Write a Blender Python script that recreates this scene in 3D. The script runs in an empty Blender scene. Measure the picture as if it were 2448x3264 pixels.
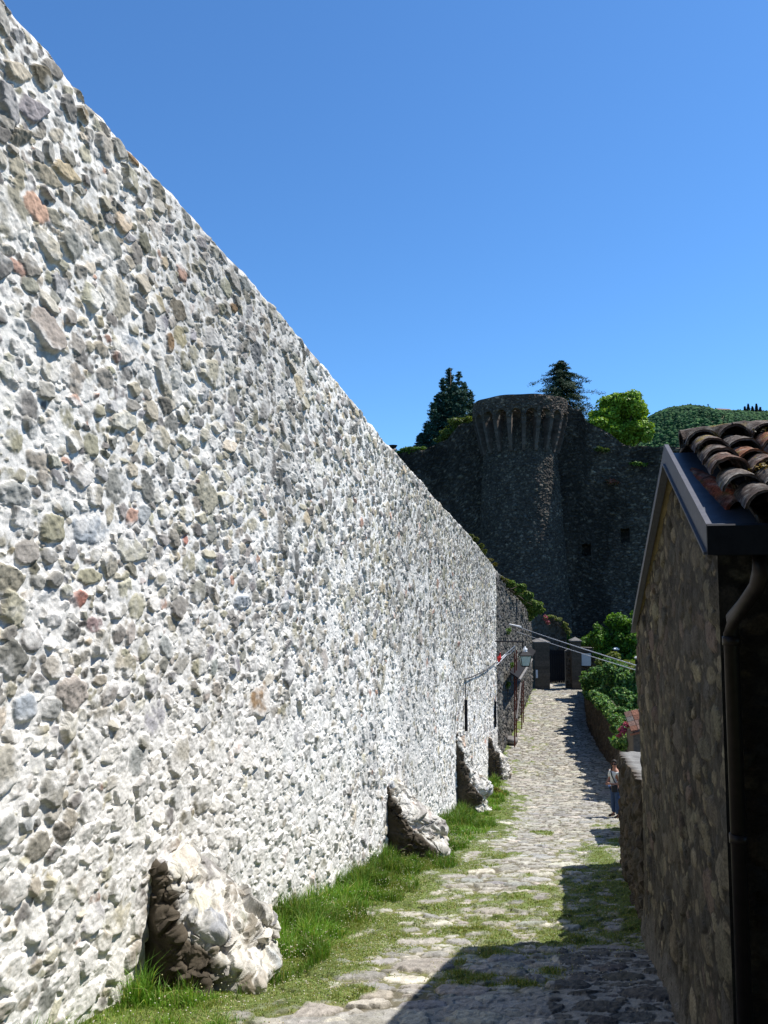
import bpy, bmesh, math, time
import numpy as np
from mathutils import Vector, Matrix
T0 = time.time()
scene = bpy.context.scene
COL = scene.collection
R = math.radians

# ------------------------------------------------------------------ camera geometry
W0, H0, F0 = 2448.0, 3264.0, 2538.0
PITCH = math.atan((1844.5 - 1632.0) / F0)
K = 0.2437                      # direction of the lane: dX/dY
NRM = math.hypot(1, K)
CP, SP = math.cos(PITCH), math.sin(PITCH)

def ray(x, y):
    """direction through full-resolution photo pixel, scaled to Y = 1"""
    dx, dy = (x - W0 / 2) / F0, (H0 / 2 - y) / F0
    Y = CP - dy * SP
    return np.array([dx / Y, 1.0, (SP + dy * CP) / Y])

def atY(x, y, Y):
    return ray(x, y) * Y

def onlane(x, y, c):
    """point where the ray meets the vertical plane X = K*Y + c"""
    r = ray(x, y)
    return r * (c / (r[0] - K))

def L(xp, Y, z):
    """lane coordinates -> world"""
    return np.array([xp + K * Y, Y, z])

GY = [-5, 3, 6.5, 7.6, 9.7, 12, 17, 22, 26, 32, 36, 42, 50, 67, 80]
GZ = [-3.0, -3.3, -3.62, -3.82, -4.35, -4.85, -5.83, -6.8, -7.5, -8.4, -8.8, -9.05, -9.1, -8.95, -8.8]
def g(Y):
    return np.interp(Y, GY, GZ)

# ------------------------------------------------------------------ helpers
def tag(o, label=None, cat=None, group=None, kind=None):
    if label: o['label'] = label
    if cat: o['category'] = cat
    if group: o['group'] = group
    if kind: o['kind'] = kind
    return o

def mesh_np(name, V, F, mat, col=None, parent=None, smooth=False):
    """V (n,3), F (m,k) index array or list of such arrays"""
    Fs = F if isinstance(F, list) else [F]
    Fs = [np.asarray(f, np.int32) for f in Fs if len(f)]
    me = bpy.data.meshes.new(name)
    me.vertices.add(len(V)); me.vertices.foreach_set('co', np.asarray(V, np.float32).ravel())
    loops = np.concatenate([f.ravel() for f in Fs])
    tot = np.concatenate([np.full(len(f), f.shape[1], np.int32) for f in Fs])
    st = np.concatenate([[0], np.cumsum(tot)[:-1]]).astype(np.int32)
    me.loops.add(len(loops)); me.loops.foreach_set('vertex_index', loops)
    me.polygons.add(len(tot)); me.polygons.foreach_set('loop_start', st)
    me.polygons.foreach_set('use_smooth', np.full(len(tot), smooth, bool))
    me.update(calc_edges=True)
    if col is not None:
        a = me.color_attributes.new('Col', 'FLOAT_COLOR', 'POINT')
        c = np.ones((len(V), 4), np.float32); c[:, :col.shape[1]] = col
        a.data.foreach_set('color', c.ravel())
    me.materials.append(mat)
    o = bpy.data.objects.new(name, me); COL.objects.link(o)
    if parent: o.parent = parent
    return o

def empty(name, loc=(0, 0, 0), rz=0, parent=None):
    o = bpy.data.objects.new(name, None); COL.objects.link(o)
    o.location = loc; o.rotation_euler = (0, 0, rz); o.empty_display_size = .2
    if parent: o.parent = parent
    return o

class MB:
    """collects primitive shapes into one mesh"""
    def __init__(s): s.v = []; s.f = []; s.c = []; s.n = 0
    def add(s, V, F, c=None):
        V = np.asarray(V, float).reshape(-1, 3)
        s.v.append(V); s.f += [tuple(i + s.n for i in f) for f in F]
        s.c.append(np.tile(np.array(c if c is not None else (1, 1, 1), float), (len(V), 1)) if np.ndim(c) < 2 else np.asarray(c))
        s.n += len(V)
    def box(s, lo, hi, c=None, M=None):
        x0, y0, z0 = lo; x1, y1, z1 = hi
        V = np.array([(x0,y0,z0),(x1,y0,z0),(x1,y1,z0),(x0,y1,z0),(x0,y0,z1),(x1,y0,z1),(x1,y1,z1),(x0,y1,z1)], float)
        if M is not None: V = M(V)
        s.add(V, [(0,3,2,1),(4,5,6,7),(0,1,5,4),(1,2,6,5),(2,3,7,6),(3,0,4,7)], c)
    def hexa(s, P, c=None):      # 8 points bottom loop then top loop
        s.add(P, [(0,3,2,1),(4,5,6,7),(0,1,5,4),(1,2,6,5),(2,3,7,6),(3,0,4,7)], c)
    def tube(s, P, r, n=8, c=None, cap=True):
        P = [np.asarray(p, float) for p in P]
        rr = r if isinstance(r, (list, tuple)) else [r] * len(P)
        V = []; up = np.array([0.03, 0.05, 1.0])
        for i, p in enumerate(P):
            t = P[min(i+1, len(P)-1)] - P[max(i-1, 0)]; t = t / (np.linalg.norm(t) + 1e-9)
            a = np.cross(t, up)
            if np.linalg.norm(a) < .2: a = np.cross(t, np.array([1.0, 0, 0]))
            a /= np.linalg.norm(a); b = np.cross(t, a)
            for j in range(n):
                th = 2*math.pi*j/n
                V.append(p + rr[i]*(math.cos(th)*a + math.sin(th)*b))
        Fc = [(i*n+j, i*n+(j+1)%n, (i+1)*n+(j+1)%n, (i+1)*n+j) for i in range(len(P)-1) for j in range(n)]
        if cap: Fc += [tuple(range(n))[::-1], tuple(range((len(P)-1)*n, len(P)*n))]
        s.add(V, Fc, c)
    def build(s, name, mat, parent=None, smooth=False):
        me = bpy.data.meshes.new(name)
        V = np.concatenate(s.v)
        me.from_pydata(V.tolist(), [], s.f); me.update()
        C_ = np.concatenate(s.c)
        a = me.color_attributes.new('Col', 'FLOAT_COLOR', 'POINT')
        c = np.ones((len(V), 4), np.float32); c[:, :3] = C_[:, :3]
        a.data.foreach_set('color', c.ravel())
        if smooth: me.polygons.foreach_set('use_smooth', [True]*len(me.polygons))
        me.materials.append(mat)
        o = bpy.data.objects.new(name, me); COL.objects.link(o)
        if parent: o.parent = parent
        return o

def ico(sub):
    bm = bmesh.new(); bmesh.ops.create_icosphere(bm, subdivisions=sub, radius=1)
    V = np.array([v.co[:] for v in bm.verts]); F = np.array([[v.index for v in f.verts] for f in bm.faces]); bm.free()
    return V, F
ICO = {i: ico(i) for i in (1, 2, 3)}

# value noise ------------------------------------------------------
def _h(ix, iy, iz, seed):
    h = (ix * 374761393 + iy * 668265263 + iz * 2147483647 + seed * 974711) & 0xffffffff
    h = ((h ^ (h >> 13)) * 1274126177) & 0xffffffff
    return ((h ^ (h >> 16)) & 0xffff) / 65535.0
def vnoise(P, scale, seed=0):
    """3-D value noise of points (n,3), 0..1"""
    q = np.asarray(P) / scale
    i = np.floor(q).astype(np.int64); f = q - i; f = f*f*(3-2*f)
    r = 0
    for dx in (0, 1):
        for dy in (0, 1):
            for dz in (0, 1):
                w = (f[:,0] if dx else 1-f[:,0])*(f[:,1] if dy else 1-f[:,1])*(f[:,2] if dz else 1-f[:,2])
                r = r + w*_h(i[:,0]+dx, i[:,1]+dy, i[:,2]+dz, seed)
    return r
def fbm(P, scale, oct=3, seed=0):
    s = 0; a = .5; t = 0
    for o in range(oct):
        s = s + a*vnoise(P, scale/2**o, seed+o); t += a; a *= .5
    return s/t

def gnoise(nu, nv, cu, cv, rng):
    """value noise on a regular raster, cell size cu x cv samples"""
    lu, lv = int(nu/cu)+3, int(nv/cv)+3
    Lt = rng.random((lu, lv)).astype(np.float32)
    a = np.arange(nu)/cu; ia = a.astype(int); fa = a-ia; fa = (fa*fa*(3-2*fa)).astype(np.float32)
    b = np.arange(nv)/cv; ib = b.astype(int); fb = b-ib; fb = (fb*fb*(3-2*fb)).astype(np.float32)
    X = Lt[ia]*(1-fa)[:,None] + Lt[ia+1]*fa[:,None]
    return X[:, ib]*(1-fb) + X[:, ib+1]*fb
def gfbm(nu, nv, cell, rng, oct=4, au=1.0):
    s = np.zeros((nu, nv), np.float32); a = .5; t = 0
    for o in range(oct):
        if cell < 1.2 and o: break
        cell = max(cell, 1.0)
        s += a*gnoise(nu, nv, cell*au, cell, rng); t += a; a *= .55; cell /= 2
    return s/t

def place(eu, ev, classes, aspect, rng, res=.02, valid=None, gap=.92, pre=()):
    """fill a rectangle eu x ev with ellipses, large to small. returns list (u,v,a,b,rot)"""
    occ = np.zeros((int(eu/res)+2, int(ev/res)+2), bool)
    if valid is not None:
        uu = (np.arange(occ.shape[0])*res)[:,None]; vv = (np.arange(occ.shape[1])*res)[None,:]
        occ |= ~valid(uu, vv)
    out = []
    UU, VV = (np.arange(occ.shape[0])*res)[:, None], (np.arange(occ.shape[1])*res)[None]
    for (u, v, a, b, ro, _c) in pre:
        i0, i1, j0, j1 = int((u-.5)/res), int((u+.5)/res), int((v-.5)/res), int((v+.5)/res)
        occ[i0:i1, j0:j1] |= ((UU[i0:i1]-u)/a)**2+((VV[:, j0:j1]-v)/b)**2 < 1.1
        out.append((u, v, a, b, ro))
    for (a0, a1, tries) in classes:
        free = np.argwhere(~occ)
        if not len(free): break
        pick = free[rng.integers(0, len(free), tries)]
        A = rng.uniform(a0, a1, tries); AS = rng.uniform(aspect[0], aspect[1], tries); RO = rng.normal(0, aspect[2], tries)
        for (iu, iv), a, q, ro in zip(pick, A, AS, RO):
            if occ[iu, iv]: continue
            b = a*q
            m = max(a, b)
            wu = int(m/res)+1
            u0, u1 = max(iu-wu, 0), min(iu+wu+1, occ.shape[0]); v0, v1 = max(iv-wu, 0), min(iv+wu+1, occ.shape[1])
            x = (np.arange(u0, u1)-iu)[:,None]*res; y = (np.arange(v0, v1)-iv)[None,:]*res
            c, s = math.cos(ro), math.sin(ro)
            X = (x*c+y*s)/a; Y = (-x*s+y*c)/b
            m2 = X*X+Y*Y < gap
            sub = occ[u0:u1, v0:v1]
            if (sub & m2).any(): continue
            sub |= m2
            out.append((iu*res, iv*res, a, b, ro))
    return out

def masonry(eu, ev, res, classes, aspect, seed, relief=.04, mort_amp=.012, palette=None, valid=None,
            gap=.92, grow=1.06, edge=.35, tilt=.25, pres=.02, mort_lvl=.012, rough=.006, poly=(5, 9), pre=()):
    """height field H, stone mask M, colour C of a rubble wall eu x ev metres, regular raster of step res"""
    rng = np.random.default_rng(seed)
    st = place(eu, ev, classes, aspect, rng, pres, valid, gap, pre)
    nu, nv = int(eu/res)+2, int(ev/res)+2
    mort = (gfbm(nu, nv, .09/res, rng, 4)-.5)*2*mort_amp + (gfbm(nu, nv, .5/res, rng, 2)-.5)*mort_amp*1.2 + mort_lvl
    wx = (gfbm(nu, nv, .07/res, rng, 3)-.5)*.34
    S = np.full((nu, nv), -1.0, np.float32)
    ID = np.full((nu, nv), 0, np.int32)
    cols = [np.array([.5, .5, .5])]
    for k, (u, v, a, b, ro) in enumerate(st):
        a *= grow; b *= grow
        m = max(a, b)*1.25
        u0, u1 = max(int((u-m)/res), 0), min(int((u+m)/res)+2, nu)
        v0, v1 = max(int((v-m)/res), 0), min(int((v+m)/res)+2, nv)
        if u1 <= u0 or v1 <= v0: continue
        x = (np.arange(u0, u1)*res-u)[:,None]; y = (np.arange(v0, v1)*res-v)[None,:]
        c, s = math.cos(ro), math.sin(ro)
        X = (x*c+y*s)/a; Y = (-x*s+y*c)/b
        d = np.sqrt(X*X+Y*Y)
        n = rng.integers(*poly); th0 = rng.random()*6.28
        p = np.full_like(d, -9)
        for j in range(n):
            th = th0+j*2*math.pi/n+rng.normal(0, .18)
            p = np.maximum(p, (X*math.cos(th)+Y*math.sin(th))/rng.uniform(.8, 1.08))
        w = rng.uniform(.05, .6)
        d = w*d+(1-w)*p+wx[u0:u1, v0:v1]
        sc = min(1.0, (min(a, b)/.09))**.6
        hh = relief*sc*rng.uniform(.35, 1.25)
        ed = edge*rng.uniform(.6, 1.5)
        pr = np.clip((1-d)/ed, 0, 1); pr = np.sqrt(pr*(2-pr)+1e-6)
        tx, ty = rng.normal(0, tilt, 2)
        h = hh*(pr*(1+tx*X+ty*Y)) - (d > 1)*1.0
        sub = S[u0:u1, v0:v1]
        q = h > sub
        sub[q] = h[q]; ID[u0:u1, v0:v1][q] = k+1
    cols = palette(len(st), rng, st)
    for i_, q_ in enumerate(pre): cols[i_] = q_[5]
    cols = np.concatenate([[[.5, .5, .5]], cols])
    fine = (gfbm(nu, nv, .05/res, rng, 4)-.5)
    ridg = np.abs(gfbm(nu, nv, .035/res, rng, 3)-.5)
    Sx = S+fine*rough*3-ridg*rough*2.2
    M = np.clip((Sx-mort)/.006+.5, 0, 1)*(S > -.5)
    H = np.maximum(Sx, mort+fine*rough*.9)
    C_ = cols[ID].astype(np.float32)
    C_ *= (0.82+.36*gfbm(nu, nv, .06/res, rng, 3))[..., None]
    return dict(H=H, M=M, C=C_, res=res, nu=nu, nv=nv, rng=rng, st=st)

def sample(A, res, u, v):
    a = np.clip(u/res, 0, A.shape[0]-1.001); b = np.clip(v/res, 0, A.shape[1]-1.001)
    i = a.astype(int); j = b.astype(int); fa = a-i; fb = b-j
    if A.ndim == 3: fa = fa[..., None]; fb = fb[..., None]
    return (A[i, j]*(1-fa)+A[i+1, j]*fa)*(1-fb)+(A[i, j+1]*(1-fa)+A[i+1, j+1]*fa)*fb

def gridF(nu, nv, flip=False):
    i = np.arange((nu-1)*(nv-1)); a = (i//(nv-1))*nv+(i % (nv-1))
    F = np.stack([a, a+nv, a+nv+1, a+1], 1)
    return F[:, ::-1] if flip else F

def smooth(x, a, b):
    t = np.clip((x-a)/(b-a), 0, 1); return t*t*(3-2*t)

def pal(choices, weights, var=.15):
    ch = np.array(choices, float); w = np.array(weights, float); w /= w.sum()
    def f(n, rng, st):
        i = rng.choice(len(ch), n, p=w)
        return np.clip(ch[i]*rng.normal(1, var, (n, 1))*rng.normal(1, .018, (n, 3)), .01, .9)
    return f

# ------------------------------------------------------------------ materials
def newmat(name):
    m = bpy.data.materials.new(name); m.use_nodes = True
    nt = m.node_tree; b = nt.nodes['Principled BSDF']
    b.inputs['Specular IOR Level'].default_value = .25
    return m, nt, b

def mat_attr(name, rough=.9, nscale=60, nmix=.25, bump=.4, bdist=.004, spec=.2, n2=9, hue=None):
    """vertex-colour driven surface with procedural grain and bump"""
    m, nt, b = newmat(name); N = nt.nodes.new; Lk = nt.links.new
    at = N('ShaderNodeAttribute'); at.attribute_name = 'Col'
    tc = N('ShaderNodeTexCoord')
    n = N('ShaderNodeTexNoise'); n.inputs['Scale'].default_value = nscale; n.inputs['Detail'].default_value = 6; n.inputs['Roughness'].default_value = .7
    Lk(tc.outputs['Object'], n.inputs['Vector'])
    n3 = N('ShaderNodeTexNoise'); n3.inputs['Scale'].default_value = n2; n3.inputs['Detail'].default_value = 4
    Lk(tc.outputs['Object'], n3.inputs['Vector'])
    mr = N('ShaderNodeMapRange'); mr.inputs['From Min'].default_value = .3; mr.inputs['From Max'].default_value = .7
    mr.inputs['To Min'].default_value = 1-nmix; mr.inputs['To Max'].default_value = 1+nmix
    Lk(n.outputs['Fac'], mr.inputs['Value'])
    mr2 = N('ShaderNodeMapRange'); mr2.inputs['From Min'].default_value = .3; mr2.inputs['From Max'].default_value = .7
    mr2.inputs['To Min'].default_value = 1-nmix*.6; mr2.inputs['To Max'].default_value = 1+nmix*.6
    Lk(n3.outputs['Fac'], mr2.inputs['Value'])
    mu = N('ShaderNodeMath'); mu.operation = 'MULTIPLY'; Lk(mr.outputs[0], mu.inputs[0]); Lk(mr2.outputs[0], mu.inputs[1])
    vm = N('ShaderNodeVectorMath'); vm.operation = 'SCALE'
    Lk(at.outputs['Color'], vm.inputs[0]); Lk(mu.outputs[0], vm.inputs['Scale'])
    Lk(vm.outputs[0], b.inputs['Base Color'])
    b.inputs['Roughness'].default_value = rough; b.inputs['Specular IOR Level'].default_value = spec
    if bump:
        bp = N('ShaderNodeBump'); bp.inputs['Strength'].default_value = bump; bp.inputs['Distance'].default_value = bdist
        Lk(n.outputs['Fac'], bp.inputs['Height']); Lk(bp.outputs[0], b.inputs['Normal'])
    return m

def mat_plain(name, col, rough=.6, metal=0, nscale=12, nmix=.2, bump=.1, bdist=.003, spec=.3):
    m, nt, b = newmat(name); N = nt.nodes.new; Lk = nt.links.new
    tc = N('ShaderNodeTexCoord'); n = N('ShaderNodeTexNoise'); n.inputs['Scale'].default_value = nscale; n.inputs['Detail'].default_value = 5
    Lk(tc.outputs['Object'], n.inputs['Vector'])
    cr = N('ShaderNodeValToRGB')
    cr.color_ramp.elements[0].position = .3; cr.color_ramp.elements[1].position = .7
    cr.color_ramp.elements[0].color = (*[c*(1-nmix) for c in col], 1); cr.color_ramp.elements[1].color = (*[min(1, c*(1+nmix)) for c in col], 1)
    Lk(n.outputs['Fac'], cr.inputs[0]); Lk(cr.outputs[0], b.inputs['Base Color'])
    b.inputs['Roughness'].default_value = rough; b.inputs['Metallic'].default_value = metal; b.inputs['Specular IOR Level'].default_value = spec
    bp = N('ShaderNodeBump'); bp.inputs['Strength'].default_value = bump; bp.inputs['Distance'].default_value = bdist
    Lk(n.outputs['Fac'], bp.inputs['Height']); Lk(bp.outputs[0], b.inputs['Normal'])
    return m

def mat_leaf(name, trans=.3, rough=.55):
    m, nt, b = newmat(name); N = nt.nodes.new; Lk = nt.links.new
    at = N('ShaderNodeAttribute'); at.attribute_name = 'Col'
    tr = N('ShaderNodeBsdfTranslucent'); mx = N('ShaderNodeMixShader'); mx.inputs[0].default_value = trans
    vm = N('ShaderNodeVectorMath'); vm.operation = 'MULTIPLY'; vm.inputs[1].default_value = (1.2, 1.15, .5)
    Lk(at.outputs['Color'], b.inputs['Base Color']); Lk(at.outputs['Color'], vm.inputs[0]); Lk(vm.outputs[0], tr.inputs['Color'])
    b.inputs['Roughness'].default_value = rough
    Lk(b.outputs[0], mx.inputs[1]); Lk(tr.outputs[0], mx.inputs[2])
    Lk(mx.outputs[0], nt.nodes['Material Output'].inputs['Surface'])
    return m

M_WALL = mat_attr('lime_rubble', .92, 70, .22, .5, .006)
M_DARKW = mat_attr('weathered_rubble', .95, 45, .35, .5, .008)
M_FAR = mat_attr('castle_rubble', .95, 5, .4, .6, .05, n2=.35)
M_HOUSE = mat_attr('house_rubble', .95, 55, .55, .9, .014, n2=7)
M_PATH = mat_attr('cobble', .85, 85, .38, .7, .006, n2=11)
M_GRASS = mat_leaf('grass_blade', .35)
M_LEAF = mat_leaf('leaf', .3)
M_NEEDLE = mat_leaf('needle', .08, .7)
M_BARK = mat_plain('bark', (.07, .05, .035), .95, 0, 14, .4, .5, .02)
M_FLOWER = mat_leaf('petal', .2)
M_TILE = mat_attr('terracotta', .97, 60, .7, .9, .01, n2=22, spec=.05)
M_METAL = mat_plain('dark_sheet_metal', (.085, .085, .097), .55, .25, 20, .15, .03)
M_GUT = mat_plain('flashing_metal', (.07, .08, .10), .5, .45, 16, .2, .04)
M_BLACK = mat_plain('black_paint', (.012, .012, .014), .7, 0, 20, .2, .05, spec=.12)
M_IRON = mat_plain('wrought_iron', (.02, .02, .022), .5, .4, 20, .2, .05)
M_RUST = mat_plain('rusted_iron', (.13, .03, .018), .8, .1, 30, .4, .2)
M_PIPE = mat_plain('copper_brown_pipe', (.018, .013, .011), .45, .5, 18, .25, .05)
M_CABLE = mat_plain('grey_cable', (.5, .52, .55), .5, 0, 30, .1, .02)
M_CABLED = mat_plain('dark_cable', (.04, .04, .045), .6, 0, 30, .1, .02)
M_PLAST = mat_plain('soffit_plaster', (.26, .2, .1), .9, 0, 7, .3, .3, .01)
M_SIGN = mat_plain('sign_face', (.62, .7, .78), .4, 0, 8, .06, .02)
M_WHITE = mat_plain('white_paint', (.75, .75, .75), .5, 0, 10, .08, .03)
M_REDT = mat_plain('red_plastic', (.5, .02, .02), .5, 0, 10, .1, .03)
M_SOIL = mat_plain('garden_earth', (.05, .06, .025), .95, 0, 1.5, .4, .6, .05)
M_CAP = mat_plain('stone_cap', (.17, .16, .15), .9, 0, 8, .25, .3, .01)

# ------------------------------------------------------------------ left wall
def lane_wall(name, c0, Y0, c1, Y1, ztop, zbot, M, cellY, rows, mat, mortar, film, thick=.8, capcol=(.4,.39,.37), base_dirt=.0, ragged=.0):
    """wall along the lane; c (lane offset) interpolates c0..c1; ztop/zbot functions of Y. M from masonry()"""
    Ys = [Y0]
    while Ys[-1] < Y1: Ys.append(Ys[-1]+cellY(Ys[-1]))
    Ys[-1] = Y1; Ys = np.array(Ys); nu = len(Ys)
    t = np.linspace(0, 1, rows)
    zt = ztop(Ys); zb = zbot(Ys)
    if ragged:
        rg = np.random.default_rng(5)
        zt = zt+ (fbm(np.stack([Ys, Ys*0, Ys*0], 1), .5, 3, 3)-.5)*ragged*2
    Z = zb[:, None]+(zt-zb)[:, None]*t[None]
    U = ((Ys-Y0)*NRM)[:, None]*np.ones_like(Z)
    v = Z-M['z0']
    H = sample(M['H'], M['res'], U, v); m = sample(M['M'], M['res'], U, v); C_ = sample(M['C'], M['res'], U, v)
    P3 = np.stack([U.ravel(), Z.ravel(), U.ravel()*0], 1)
    big = fbm(P3, 2.5, 2, 11).reshape(H.shape)-.5
    H = H+big*.06
    # round the top edge over
    H = H-.06*smooth(Z, (zt-.10)[:, None], zt[:, None]+.001)
    mo = np.array(mortar)[None, None]*(.93+.14*fbm(P3, .35, 3, 4).reshape(H.shape))[..., None]
    fl = film(P3, Z, Ys).reshape(H.shape) if film else 0
    mm = (m*(1-fl))[..., None]
    C_ = C_*mm+mo*(1-mm)
    if film is film_left:
        wt = smooth(fbm(P3*np.array([1, .45, 1]), 1.6, 3, 77).reshape(H.shape)+.25*((Z-g(Ys)[:, None])/8-.5), .5, .72)[..., None]
        C_ = C_*(1-.22*wt)
    c = c0+(c1-c0)*(Ys-Y0)/(Y1-Y0)
    X = c[:, None]+K*Ys[:, None]+H/NRM
    Yw = Ys[:, None]-H*K/NRM
    V = np.stack([X, Yw, Z], -1).reshape(-1, 3)
    F = gridF(nu, rows, flip=False)
    n0 = len(V)
    # cap, back, ends
    rim = V.reshape(nu, rows, 3)[:, -1].copy()
    bx = rim.copy(); bx[:, 0] = c+K*Ys-thick; bx[:, 1] = Ys+thick*K
    mid = (rim+bx)/2; mid[:, 2] += .05
    bot = bx.copy(); bot[:, 2] = zb
    V = np.concatenate([V, mid, bx, bot])
    i = np.arange(nu-1)
    r = i*rows+rows-1
    F2 = np.concatenate([np.stack([r, r+rows, n0+i+1, n0+i], 1), np.stack([n0+i, n0+i+1, n0+nu+i+1, n0+nu+i], 1),
                         np.stack([n0+nu+i, n0+nu+i+1, n0+2*nu+i+1, n0+2*nu+i], 1)])
    ends = []
    for e in (0, nu-1):
        q = np.array([e*rows+j for j in range(0, rows)])
        a = n0+e; b2 = n0+nu+e; d = n0+2*nu+e
        # fan from back bottom
        tri = np.stack([q[:-1], q[1:], np.full(rows-1, d)], 1)
        ends.append(tri); ends.append(np.array([[q[-1], a, d], [a, b2, d]]))
    cc = np.tile(np.array(capcol), (3*nu, 1))
    colr = np.concatenate([C_.reshape(-1, 3), cc])
    return mesh_np(name, V, [F, F2, np.concatenate(ends)], mat, colr)

rim_px = [(-420,-560),(-60,-95),(0,-32),(32,2),(84,68),(177,169),(270,291),(346,371),(422,464),(532,591),(629,696),(797,885),(944,1048),(1033,1158),(1100,1244),
          (1172,1334),(1230,1404),(1269,1443),(1314,1500),(1400,1597),(1490,1697),(1540,1760),(1579,1812)]
CW = -4.1
rim = np.array([onlane(x, y, CW) for x, y in rim_px])
YEND = rim[-1, 1]
print('left wall Y range', rim[0], rim[-1])
Y0W = 3.2
zt_left = lambda Y: np.interp(Y, rim[:, 1], rim[:, 2])
zb_left = lambda Y: g(Y)-.25
greys = [(.30,.29,.265),(.24,.237,.225),(.35,.335,.295),(.29,.295,.30),(.39,.365,.30),(.32,.305,.24),(.19,.187,.178),(.38,.25,.20),(.35,.36,.365),(.40,.35,.25)]
gw = [5, 4, 5, 1.6, 4.5, 3.5, 2, .5, 1.0, .9]
greys = [(a*.94, b*.915, c*.87) for a, b, c in greys]
z0w, z1w = -9.6, 4.7
lenw = (YEND-Y0W)*NRM
def valid_left(u, v):
    Y = Y0W+u/NRM; z = z0w+v
    return (z < zt_left(Y)-.02) & (z > zb_left(Y)-.1)
BG, OL, BE, BR, RD_, GY_ = (.31,.335,.355), (.27,.255,.18), (.40,.37,.28), (.24,.16,.09), (.36,.17,.13), (.28,.28,.26)
PRE = [(200,1145,85,75,BG),(365,740,22,48,BR),(557,1515,42,72,BR),(115,1140,60,70,OL),(30,950,50,70,OL),(283,740,50,35,BG),(195,1245,60,40,OL),(170,1295,40,42,RD_),
       (207,1350,40,36,(.27,.2,.19)),(310,1400,28,58,OL),(490,1565,28,70,GY_),(520,1300,38,34,BG),(145,900,35,78,OL),(460,810,60,66,BE),(305,1255,25,16,RD_),(30,1068,88,58,GY_),(90,165,45,50,(.16,.14,.1)),
       (290,340,32,34,BR),(180,245,32,38,(.2,.16,.1)),(370,460,22,36,(.2,.17,.12)),(502,665,16,24,BR),(135,700,20,28,(.38,.25,.13)),(400,1165,12,24,RD_),(55,1530,50,60,BG),(110,1530,40,48,GY_),
       (430,1440,34,40,OL),(150,1570,40,60,BE),(240,1630,44,44,BE),(75,2010,40,52,GY_),(255,1990,44,60,BE)]
for (x, y, w_, h_) in [(410,150,100,105),(680,190,85,115),(920,250,70,125),(985,450,130,110),(525,540,120,115),(695,570,115,120),(1195,640,105,110),(1490,470,60,70),(1570,510,70,55),(860,865,110,70),(1285,650,60,100),(810,600,80,90),(230,155,90,50)]:
    PRE.append(((300+x/2.37)/1.4756, (1400+y/2.37)/1.4756, w_/2.37/1.4756, h_/2.37/1.4756, BE))
pre_l = []
for (x, y, w_, h_, c_) in PRE:
    q = onlane(x*1.4756, y*1.4756, CW)
    pre_l.append(((q[1]-Y0W)*NRM, q[2]-z0w, w_*1.4756/2*q[1]**2/(4.1*F0)*NRM*.93, h_*1.4756/2*q[1]/F0*.93, 0.0, c_))
ML = masonry(lenw+.1, z1w-z0w, .0115,
             [(.17,.25,350),(.11,.16,4500),(.075,.115,17000),(.05,.078,30000),(.03,.05,36000),(.018,.03,22000)],
             (.45, .95, .45), 7, relief=.043, mort_amp=.013, palette=pal(greys, gw, .2), valid=valid_left, gap=.86, grow=1.05, edge=.26, tilt=.34, mort_lvl=.009, rough=.0065, poly=(4, 7), pre=pre_l)
ML['z0'] = z0w
for (zr, ua, ub, th_) in ((-.36, 4.2, 11.5, .02), (-2.4, 9, 22, .018), (1.75, 6, 16, .015)):      # day-joint scars in the lime
    v_ = (np.arange(ML['nv'])*ML['res']+z0w); u_ = np.arange(ML['nu'])*ML['res']
    msk = np.exp(-((v_[None]-zr-.03*np.sin(u_*1.1)[:, None])/th_)**2)*((u_ > ua) & (u_ < ub))[:, None]
    msk *= (gfbm(ML['nu'], ML['nv'], 25, np.random.default_rng(4), 3) > .54)
    ML['M'] *= 1-np.clip(msk*1.6, 0, 1); ML['H'] += msk*.006
print('left stones', len(ML['st']), time.time()-T0)
def film_left(P3, Z, Ys):
    n = fbm(P3, .22, 4, 21); n2 = fbm(P3, 3.0, 2, 33)
    relz = (Z-g(Ys)[:, None]).ravel()/8.0
    lvl = .50-.36*(relz-.5)+ .35*(n2-.5)
    return smooth(n, 1-lvl-.10, 1-lvl+.14)*.76
lw = lane_wall('rubble_wall', CW, Y0W, CW, YEND, zt_left, zb_left, ML, lambda Y: min(max(Y*Y/3264*.9, .0095), .028), 900, M_WALL,
               (.70, .68, .635), film_left, thick=.9, ragged=.055)
tag(lw, 'long tall sunlit rubble wall smeared with white lime mortar, left of the lane', 'wall')
print('left wall', len(lw.data.vertices), time.time()-T0)

# dark older wall beyond it
dw_px = [(1579,1812),(1610,1842),(1645,1880),(1675,1915),(1692,1940),(1697,1950)]
CD0, CD1 = -4.16, -3.95
dwp = np.array([onlane(x, y, -4.08) for x, y in dw_px])
YD1 = 65.0
zt_d = lambda Y: np.interp(Y, dwp[:, 1], dwp[:, 2])
darkpal = pal([(.085,.08,.07),(.055,.055,.05),(.11,.1,.085),(.16,.15,.13),(.07,.072,.075)], [4, 3, 3, 2, 2], .22)
MD = masonry((YD1-YEND)*NRM+.1, 11, .03, [(.16,.28,1500),(.1,.17,5000),(.06,.1,7000),(.04,.06,5000)], (.5,.9,.3), 17, relief=.09, mort_amp=.02,
             palette=darkpal, gap=.9, mort_lvl=.0, pres=.03, rough=.012)
MD['z0'] = -9.8
def film_d(P3, Z, Ys):
    return smooth(fbm(P3, .3, 3, 9), .55, .75)*.15
dw = lane_wall('rubble_wall', CD0, YEND+.004, CD1, YD1, zt_d, lambda Y: g(Y)-.3, MD, lambda Y: .045, 230, M_DARKW, (.065, .062, .055), film_d, thick=.9, capcol=(.12,.12,.1), ragged=.15)
tag(dw, 'older dark grey unplastered rubble wall continuing beyond the white wall, overgrown on top', 'wall')

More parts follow.
